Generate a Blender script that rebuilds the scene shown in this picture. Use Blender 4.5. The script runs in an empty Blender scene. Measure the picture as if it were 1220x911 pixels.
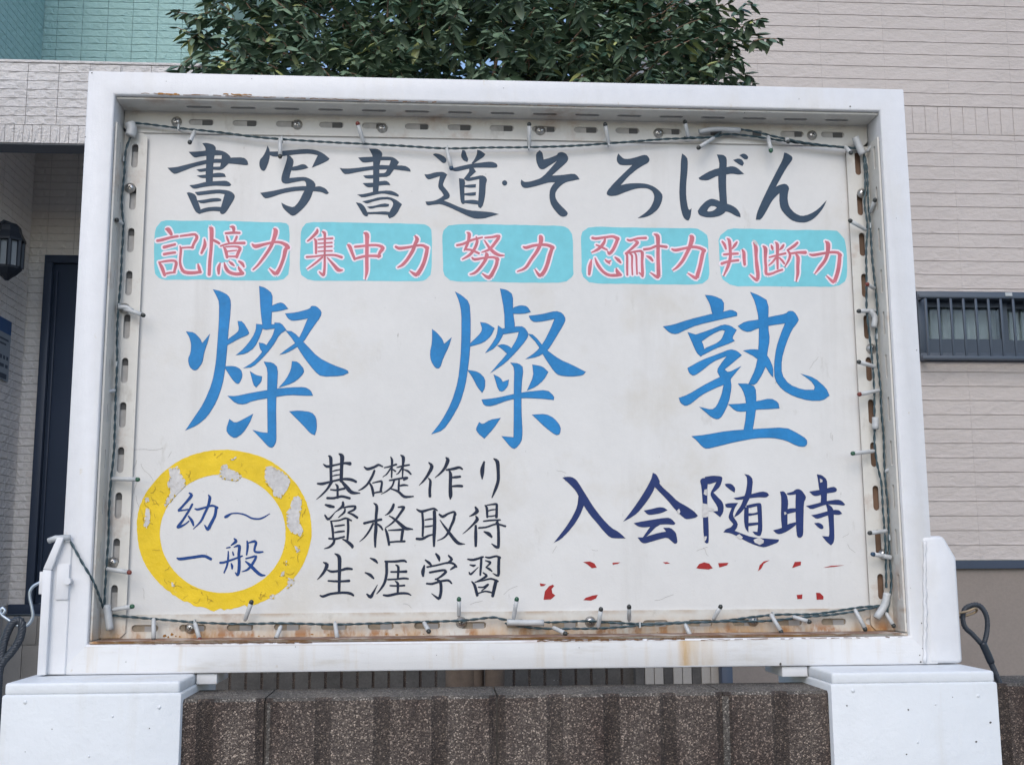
# A hand painted signboard of a calligraphy and abacus school, on white pillars, houses and a tree behind.
import bpy, bmesh, math, random
import numpy as np
from mathutils import Vector, Matrix
from mathutils.geometry import delaunay_2d_cdt

random.seed(7); RNG = np.random.default_rng(7)
SC = bpy.context.scene
COL = SC.collection

# ------------------------------------------------------------------ camera
FPX = 1350.2                      # focal length in photograph pixels (the photograph is 1220 x 911)
CAM = Vector((0.56161, -1.77146, 0.16967))
RX = Vector((0.99773256, 0.00467773, 0.06714055))     # world X, Y, Z seen in camera axes (right, down, forward)
RY = Vector((-0.06707009, 0.15207937, 0.98608999))
RZ = Vector((-0.00559803, -0.98835722, 0.15204827))
right = Vector((RX.x, RY.x, RZ.x)); down = Vector((RX.y, RY.y, RZ.y)); fwd = Vector((RX.z, RY.z, RZ.z))
cam = bpy.data.cameras.new('camera'); camo = bpy.data.objects.new('camera', cam); COL.objects.link(camo)
mw = Matrix((right, -down, -fwd)).transposed().to_4x4(); mw.translation = CAM
camo.matrix_world = mw
cam.sensor_width = 36; cam.lens = FPX * 36 / 1220; cam.clip_start = 0.05; cam.clip_end = 600
SC.camera = camo

def at(px, py, Y=0.0):
    """the point of the plane y = Y that shows at photograph pixel (px, py)"""
    d = right * ((px - 610) / FPX) + down * ((py - 455.5) / FPX) + fwd
    return CAM + d * ((Y - CAM.y) / d.y)

# ------------------------------------------------------------------ light: pale overcast day
w = bpy.data.worlds.new("World"); SC.world = w; w.use_nodes = True
nt = w.node_tree; bg = nt.nodes['Background']
sky = nt.nodes.new('ShaderNodeTexSky'); sky.sky_type = 'NISHITA'; sky.sun_disc = False
SUN_EL, SUN_ROT = math.radians(42), math.radians(195)
sky.sun_elevation = SUN_EL; sky.sun_rotation = SUN_ROT
sky.air_density = 1.0; sky.dust_density = 1.6; sky.ozone_density = 1.0
nt.links.new(sky.outputs[0], bg.inputs[0]); bg.inputs[1].default_value = 0.15
sl = bpy.data.lights.new('sun', 'SUN'); sl.energy = 0.52; sl.angle = math.radians(35); sl.color = (1, 0.98, 0.95)
so = bpy.data.objects.new('sun', sl); COL.objects.link(so)
# nishita: rotation 0 puts the sun at +Y and turns clockwise seen from above
sd = Vector((math.sin(SUN_ROT) * math.cos(SUN_EL), math.cos(SUN_ROT) * math.cos(SUN_EL), math.sin(SUN_EL)))
so.rotation_euler = sd.to_track_quat('Z', 'Y').to_euler()
SC.view_settings.view_transform = 'Standard'; SC.view_settings.look = 'None'
SC.view_settings.exposure = 0.62; SC.view_settings.gamma = 1.0

# ------------------------------------------------------------------ helpers
def tag(o, label=None, cat=None, group=None, kind=None):
    if label: o['label'] = label
    if cat: o['category'] = cat
    if group: o['group'] = group
    if kind: o['kind'] = kind
    return o
def empty(name, loc, label, cat, group=None):
    o = bpy.data.objects.new(name, None); o.location = loc; o.empty_display_size = 0.05
    COL.objects.link(o); return tag(o, label, cat, group)
def link(name, me, parent=None, mats=()):
    o = bpy.data.objects.new(name, me); COL.objects.link(o)
    for m in mats:
        if m.name not in [x.name for x in me.materials if x]: me.materials.append(m)
    if parent:
        o.parent = parent
        T = Vector((0, 0, 0)); q = parent
        while q: T += q.location; q = q.parent
        o.location = -T                     # every mesh is written in world coordinates
    return o
class MB:
    """collects shapes, becomes ONE mesh"""
    def __init__(s): s.v = []; s.f = []; s.m = []
    def add(s, vs, fs, mi=0):
        n = len(s.v); s.v += [tuple(v) for v in vs]; s.f += [tuple(i + n for i in f) for f in fs]; s.m += [mi] * len(fs)
    def box(s, a, b, mi=0):
        (x0, y0, z0), (x1, y1, z1) = a, b
        s.add([(x0,y0,z0),(x1,y0,z0),(x1,y1,z0),(x0,y1,z0),(x0,y0,z1),(x1,y0,z1),(x1,y1,z1),(x0,y1,z1)],
              [(0,3,2,1),(4,5,6,7),(0,1,5,4),(1,2,6,5),(2,3,7,6),(3,0,4,7)], mi)
    def prism(s, poly, y0, y1, mi=0):       # poly: (x, z) points, extruded along y
        n = len(poly)
        s.add([(p[0], y0, p[1]) for p in poly] + [(p[0], y1, p[1]) for p in poly],
              [tuple(range(n))[::-1], tuple(range(n, 2*n))] + [(i, (i+1) % n, n + (i+1) % n, n + i) for i in range(n)], mi)
    def tube(s, pts, r, n=8, mi=0, cap=True):
        pts = [Vector(p) for p in pts]; rr = r if isinstance(r, (list, tuple)) else [r] * len(pts)
        rings = []; ref = None
        for i, p in enumerate(pts):
            t = (pts[min(i+1, len(pts)-1)] - pts[max(i-1, 0)])
            if t.length < 1e-9: t = Vector((0, 0, 1))
            t.normalize()
            if ref is None: ref = Vector((0, 0, 1)) if abs(t.z) < .9 else Vector((1, 0, 0))
            a = t.cross(ref)
            if a.length < 1e-4: a = t.orthogonal()
            a.normalize(); b = t.cross(a).normalized(); ref = -b if False else a.cross(t)
            rings.append([p + (a * math.cos(k * 2*math.pi / n) + b * math.sin(k * 2*math.pi / n)) * rr[i] for k in range(n)])
        vs = [v for rg in rings for v in rg]
        fs = [(i*n + k, i*n + (k+1) % n, (i+1)*n + (k+1) % n, (i+1)*n + k) for i in range(len(pts)-1) for k in range(n)]
        if cap: fs += [tuple(range(n))[::-1], tuple((len(pts)-1)*n + k for k in range(n))]
        s.add(vs, fs, mi)
    def mesh(s, name, mats=(), smooth=False):
        me = bpy.data.meshes.new(name); me.from_pydata(s.v, [], s.f); me.update()
        for m in mats: me.materials.append(m)
        if any(s.m): me.polygons.foreach_set('material_index', s.m)
        bm = bmesh.new(); bm.from_mesh(me); bmesh.ops.recalc_face_normals(bm, faces=bm.faces); bm.to_mesh(me); bm.free()
        if smooth: me.polygons.foreach_set('use_smooth', [True] * len(me.polygons))
        return me
    def build(s, name, mats, parent=None, smooth=False, bevel=0, seg=2):
        if not isinstance(mats, (list, tuple)): mats = [mats]
        me = s.mesh(name, mats, smooth)
        if bevel:
            bm = bmesh.new(); bm.from_mesh(me)
            bmesh.ops.bevel(bm, geom=[e for e in bm.edges if len(e.link_faces) == 2 and e.calc_face_angle(0) > .5], offset=bevel, segments=seg, affect='EDGES', profile=.5)
            bm.to_mesh(me); bm.free()
            me.polygons.foreach_set('use_smooth', [True] * len(me.polygons))
            try: me.set_sharp_from_angle(angle=math.radians(35))
            except Exception: pass
        return link(name, me, parent)

def spline(pts, k=5):
    """Catmull-Rom through points of any dimension"""
    P = [np.array(p, float) for p in pts]
    if len(P) < 3: return [tuple(P[0] + (P[-1]-P[0]) * t / k) for t in range(k+1)]
    Q = [2*P[0]-P[1]] + P + [2*P[-1]-P[-2]]; out = []
    for i in range(1, len(Q)-2):
        a, b, c, d = Q[i-1], Q[i], Q[i+1], Q[i+2]
        for j in range(k):
            t = j / k
            out.append(tuple(.5 * ((2*b) + (-a+c)*t + (2*a-5*b+4*c-d)*t*t + (-a+3*b-3*c+d)*t**3)))
    out.append(tuple(P[-1])); return out

# ------------------------------------------------------------------ materials
def mat(name, col, rough=.6, metal=0, spec=.5, noise=(), bump=(), stains=(), alpha=None):
    """noise: (scale, amount) soft tone change; stains: (scale, lo, hi, colour, amount[, stretch]); bump: (scale, strength[, stretch])"""
    m = bpy.data.materials.new(name); m.use_nodes = True; n = m.node_tree.nodes; l = m.node_tree.links
    b = n['Principled BSDF']; b.inputs['Roughness'].default_value = rough; b.inputs['Metallic'].default_value = metal
    b.inputs['Specular IOR Level'].default_value = spec
    tc = n.new('ShaderNodeTexCoord'); geo = n.new('ShaderNodeNewGeometry')
    P = geo.outputs['Position']
    rgb = n.new('ShaderNodeRGB'); rgb.outputs[0].default_value = (*col, 1); c = rgb.outputs[0]
    def nz(scale, stretch=None, detail=6, rg=.6):
        src = P
        if stretch:
            mp = n.new('ShaderNodeMapping'); mp.inputs['Scale'].default_value = stretch; l.new(P, mp.inputs[0]); src = mp.outputs[0]
        t = n.new('ShaderNodeTexNoise'); t.inputs['Scale'].default_value = scale; t.inputs['Detail'].default_value = detail
        t.inputs['Roughness'].default_value = rg; l.new(src, t.inputs['Vector']); return t.outputs[0]
    for sc, am in noise:
        mx = n.new('ShaderNodeMix'); mx.data_type = 'RGBA'; mx.blend_type = 'MULTIPLY'
        rp = n.new('ShaderNodeValToRGB'); l.new(nz(sc), rp.inputs[0])
        rp.color_ramp.elements[0].position = .3; rp.color_ramp.elements[0].color = (1-am,)*3 + (1,)
        rp.color_ramp.elements[1].position = .7; rp.color_ramp.elements[1].color = (1, 1, 1, 1)
        mx.inputs[0].default_value = 1; l.new(c, mx.inputs[6]); l.new(rp.outputs[0], mx.inputs[7]); c = mx.outputs[2]
    for st in stains:
        sc, lo, hi, sc_col, am = st[:5]
        rp = n.new('ShaderNodeValToRGB'); l.new(nz(sc, st[5] if len(st) > 5 else None, 8, .65), rp.inputs[0])
        rp.color_ramp.elements[0].position = lo; rp.color_ramp.elements[0].color = (0, 0, 0, 1)
        rp.color_ramp.elements[1].position = hi; rp.color_ramp.elements[1].color = (am, am, am, 1)
        fac = rp.outputs[0]
        if len(st) > 6:                     # only where z (or x) lies in a soft band: (axis, centre, halfwidth)
            ax, ce, hw = st[6]
            sp = n.new('ShaderNodeSeparateXYZ'); l.new(P, sp.inputs[0])
            s1 = n.new('ShaderNodeMath'); s1.operation = 'SUBTRACT'; l.new(sp.outputs[ax], s1.inputs[0]); s1.inputs[1].default_value = ce
            s2 = n.new('ShaderNodeMath'); s2.operation = 'ABSOLUTE'; l.new(s1.outputs[0], s2.inputs[0])
            s3 = n.new('ShaderNodeMapRange'); l.new(s2.outputs[0], s3.inputs[0]); s3.inputs[1].default_value = hw; s3.inputs[2].default_value = 0
            s3.inputs[3].default_value = 0; s3.inputs[4].default_value = 1
            s4 = n.new('ShaderNodeMath'); s4.operation = 'MULTIPLY'; l.new(fac, s4.inputs[0]); l.new(s3.outputs[0], s4.inputs[1]); fac = s4.outputs[0]
        mx = n.new('ShaderNodeMix'); mx.data_type = 'RGBA'; l.new(fac, mx.inputs[0]); l.new(c, mx.inputs[6])
        mx.inputs[7].default_value = (*sc_col, 1); c = mx.outputs[2]
    l.new(c, b.inputs['Base Color'])
    prev = None
    for bp in bump:
        bn = n.new('ShaderNodeBump'); bn.inputs['Strength'].default_value = bp[1]; bn.inputs['Distance'].default_value = bp[3] if len(bp) > 3 else .002
        l.new(nz(bp[0], bp[2] if len(bp) > 2 else None), bn.inputs['Height'])
        if prev: l.new(prev, bn.inputs['Normal'])
        prev = bn.outputs[0]
    if prev: l.new(prev, b.inputs['Normal'])
    return m
GR = (.30, .29, .26); RU = (.28, .12, .04); TN = (.55, .45, .30)
M = {}
RUSTX = at(816, 785, 0).x
M['white_paint'] = mat('white paint', (.69, .70, .72), .42, noise=((3, .06), (40, .06)), bump=((70, .4, (1, 1, .2), .002), (14, .35, (1, 1, 1), .004), (400, .12)),
    stains=((7, .52, .74, (.58, .55, .48), .6, (1, 1, .3)), (70, .66, .70, (.55, .50, .42), .6, (1, 1, .6)), (9, .62, .8, GR, .35, (1, 1, .3)), (160, .72, .78, (.16, .15, .13), .7), (5, .52, .72, RU, .7, (1.6, 1, .35), (2, .035, .035))))
M['white_rail'] = mat('white paint on bottom rail', (.71, .715, .72), .42, noise=((3, .05), (30, .05)), bump=((60, .25, (.15, 1, 1), .002), (400, .12)),
    stains=((40, .56, .70, (.5, .47, .41), .5, (.2, 1, 1)), (24, .52, .68, (.52, .40, .24), .35, (1.3, 1, .1)), (70, .66, .70, (.55, .50, .42), .6, (1, 1, .6)), (28, .35, .6, (.52, .30, .08), .9, (1, 1, .2), (0, RUSTX, .012)), (14, .38, .6, (.50, .33, .12), .5, (1, 1, .2), (0, RUSTX + .02, .05)), (7, .44, .52, RU, 1.0, (.6, 1, 1), (2, .0445, .006))))
M['pillar_paint'] = mat('thick white pillar paint', (.68, .71, .735), .45, noise=((4, .06), (25, .03)), bump=((7, .4, (1, 1, 1), .010), (16, .35, (1, 1, .5), .005), (45, .25, (1, 1, 1), .003), (220, .1)),
    stains=((90, .70, .74, GR, .5), (9, .54, .74, (.56, .55, .51), .5, (2.2, 1, .18)), (7, .60, .8, (.6, .58, .52), .45, (1.4, 1, .3)), (30, .66, .72, (.52, .50, .46), .45)))
M['angle_paint'] = mat('cream painted steel', (.66, .645, .60), .42, noise=((6, .12), (60, .06)), bump=((120, .2),),
    stains=((14, .56, .72, RU, .5), (30, .60, .74, (.36, .33, .28), .6, (1, 1, .5)), (11, .38, .6, (.46, .25, .08), 1.0, (1.5, 1, .5), (2, .045, .036)), (22, .50, .60, (.34, .15, .05), .95, (1.5, 1, .8), (2, .052, .02)), (16, .42, .62, (.35, .22, .12), .6, (1, 1, 1), (2, .083, .006))))
M['board'] = mat('aged cream white board', (.67, .665, .65), .4, noise=((2.2, .07), (14, .05), (90, .03)), bump=((9, .25, (1, 1, 1), .004), (300, .1)),
    stains=((5, .56, .75, (.50, .46, .38), .55), (6, .58, .8, (.45, .43, .40), .5, (1.6, 1, .16)), (28, .64, .74, (.40, .38, .34), .45, (1, 1, .4)), (120, .725, .76, (.2, .19, .17), .8), (45, .70, .72, (.33, .31, .28), .8, (3, 1, .7))))
M['slot_shade'] = mat('slot shade colour', (.10, .10, .10), .8)  # near-black standing in for the shade inside the slots
M['slot_grime_shade'] = mat('grime and shade in slot', (.33, .27, .20), .8, noise=((60, .4),))  # board dirt in the bottom slots, with shade mixed into the colour
M['slot_pale'] = mat('pale grey slot', (.50, .485, .465), .8, noise=((60, .3),))
M['slot_mid'] = mat('grey slot fill', (.30, .29, .28), .7)
M['slot_wood'] = mat('brown timber packing', (.21, .125, .08), .8, noise=((60, .4),), stains=((30, .5, .7, (.1, .07, .05), .7),))
M['steel'] = mat('screw steel', (.55, .54, .52), .32, metal=1, noise=((200, .3),))
M['steel_dark'] = mat('screw slot', (.03, .03, .03), .7)
M['sleeve'] = mat('pale grey vinyl sleeve', (.50, .52, .53), .4, noise=((80, .2),))
M['wire_green'] = mat('dark green wire', (.018, .045, .055), .4)
M['wire_white'] = mat('grey white wire', (.42, .45, .46), .45)
M['tip_dark'] = mat('dark bulb tip', (.03, .035, .035), .35)
M['tip_red'] = mat('red bulb tip', (.16, .03, .02), .35)
M['tip_green'] = mat('green bulb tip', (.02, .09, .05), .35)
M['tip_blue'] = mat('blue bulb tip', (.015, .05, .10), .35)
PN = dict(spec=.2, noise=((30, .2), (9, .12), (200, .12)), bump=((150, .12),), stains=((110, .71, .75, (.5, .48, .45), .6),))
M['slate'] = mat('slate blue paint', (.047, .082, .130), .45, **PN); M['slate_rim'] = mat('slate blue paint edge', (.025, .045, .08), .45)
M['sky'] = mat('bright blue paint', (.028, .250, .58), .4, **PN); M['sky_rim'] = mat('bright blue paint edge', (.02, .12, .30), .4)
M['ink'] = mat('blue black paint', (.020, .031, .062), .45, **PN); M['ink_rim'] = mat('blue black paint edge', (.02, .025, .045), .5)
M['navy'] = mat('navy paint', (.024, .045, .165), .42, **PN); M['navy_rim'] = mat('navy paint edge', (.015, .03, .11), .45)
M['blue'] = mat('mid blue paint', (.016, .070, .27), .42, **PN); M['blue_rim'] = mat('mid blue paint edge', (.02, .055, .19), .45)
M['red'] = mat('faded red paint', (.66, .20, .245), .45, **PN); M['red_rim'] = mat('pale pink outline paint', (.78, .68, .74), .45)
M['deep_red'] = mat('deep red paint', (.42, .035, .035), .45, **PN)
M['cyan'] = mat('faded turquoise paint', (.20, .60, .68), .45, spec=.2, noise=((12, .10), (60, .1)), bump=((150, .1),), stains=((40, .66, .75, (.45, .6, .63), .5),))
M['yellow'] = mat('cracked yellow paint', (.80, .56, .028), .45, spec=.2, noise=((30, .18),), bump=((45, .6, (1, 1, 1), .003),), stains=((60, .66, .70, (.28, .17, .02), .8), (35, .68, .72, (.6, .56, .45), .7)))
M['peel'] = mat('bare primer under peeled paint', (.66, .645, .63), .7, noise=((40, .2), (200, .2)), bump=((90, .5),), stains=((70, .6, .7, (.36, .32, .28), .7),))
M['ring_crack'] = mat('crack in yellow paint', (.26, .16, .02), .7)
M['chip'] = mat('dark chip in the paint', (.07, .065, .06), .8)
M['rust'] = mat('dark rust', (.22, .115, .055), .9, noise=((150, .5),))
M['rust_orange'] = mat('orange rust', (.42, .20, .05), .9, noise=((150, .5),))
M['rust_ledge'] = mat('rusty brown ledge', (.33, .20, .14), .85, noise=((12, .4), (120, .4)), stains=((20, .5, .62, (.50, .45, .40), .8), (16, .55, .7, (.20, .08, .03), .9)))
M['crack'] = mat('paint crack', (.26, .24, .22), .7)
M['leaf'] = None
M['bark'] = mat('bark', (.13, .095, .07), .85, noise=((20, .4),), bump=((60, .6),))
M['twig'] = mat('brown twig', (.26, .17, .12), .75)
M['concrete'] = mat('weathered concrete', (.22, .205, .19), .9, noise=((9, .4), (90, .35)), bump=((160, .6),))
M['paving'] = mat('pale concrete paving', (.42, .41, .39), .85, noise=((5, .2), (60, .2)), bump=((150, .4),))
M['asphalt'] = mat('asphalt', (.05, .05, .052), .9, noise=((30, .3),), bump=((200, .5),))
M['tile_r'] = mat('greige siding', (.545, .497, .470), .7, noise=((.8, .09), (2, .05), (40, .04)), bump=((30, .45, (1, 1, 2.2), .010), (150, .15, (1, 1, 1), .003)))
M['joint_r'] = mat('siding joint', (.455, .42, .405), .85)
M['base_r'] = mat('taupe lower siding', (.26, .225, .20), .8, noise=((3, .08), (90, .1)), bump=((240, .35),))
M['tile_c'] = mat('cream siding', (.62, .60, .59), .7, noise=((3, .05),), bump=((38, .7, (1, 1, 2.2), .016),))
M['joint_c'] = mat('cream joint', (.44, .42, .40), .85)
M['tile_n'] = mat('lightened porch cream siding', (.80, .755, .71), .75, noise=((3, .05),), bump=((38, .5, (1, 1, 2.2), .01),))  # porch tiles, colour lifted to offset the shade of the recess
M['tile_g'] = mat('mint siding', (.31, .49, .47), .7, noise=((2, .06),), bump=((38, .6, (1, 1, 2.2), .012),))
M['joint_g'] = mat('mint joint', (.10, .17, .165), .85)
M['plinth'] = mat('smooth beige plinth panel', (.33, .31, .285), .7, noise=((4, .1), (120, .08)), bump=((200, .2),))
M['navy_metal'] = mat('dark navy aluminium', (.035, .052, .088), .4, noise=((5, .1),))
M['grille'] = mat('dark slate aluminium', (.055, .075, .105), .4)
M['black_metal'] = mat('black cast metal', (.014, .020, .030), .4)
M['lamp_glass'] = mat('frosted lamp glass', (.22, .25, .27), .15)
M['ceiling'] = mat('white porch ceiling', (.72, .71, .70), .8)
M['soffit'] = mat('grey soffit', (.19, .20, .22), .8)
M['curtain'] = mat('grey lace curtain', (.50, .56, .57), .8, noise=((6, .2),))
M['rope'] = mat('dark steel cable', (.045, .055, .07), .45, metal=.2, noise=((300, .4),))
M['cable_strand'] = mat('cable strand', (.13, .15, .17), .4, metal=.4)
M['galv'] = mat('galvanised hook', (.42, .48, .54), .3, metal=.8)
M['gold'] = mat('brassy ring', (.50, .36, .22), .35, metal=.8)
M['poster_white'] = mat('poster paper', (.30, .34, .38), .6); M['poster_blue'] = mat('poster blue', (.035, .10, .24), .5)
M['poster_ink'] = mat('poster ink', (.06, .08, .11), .6)
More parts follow.
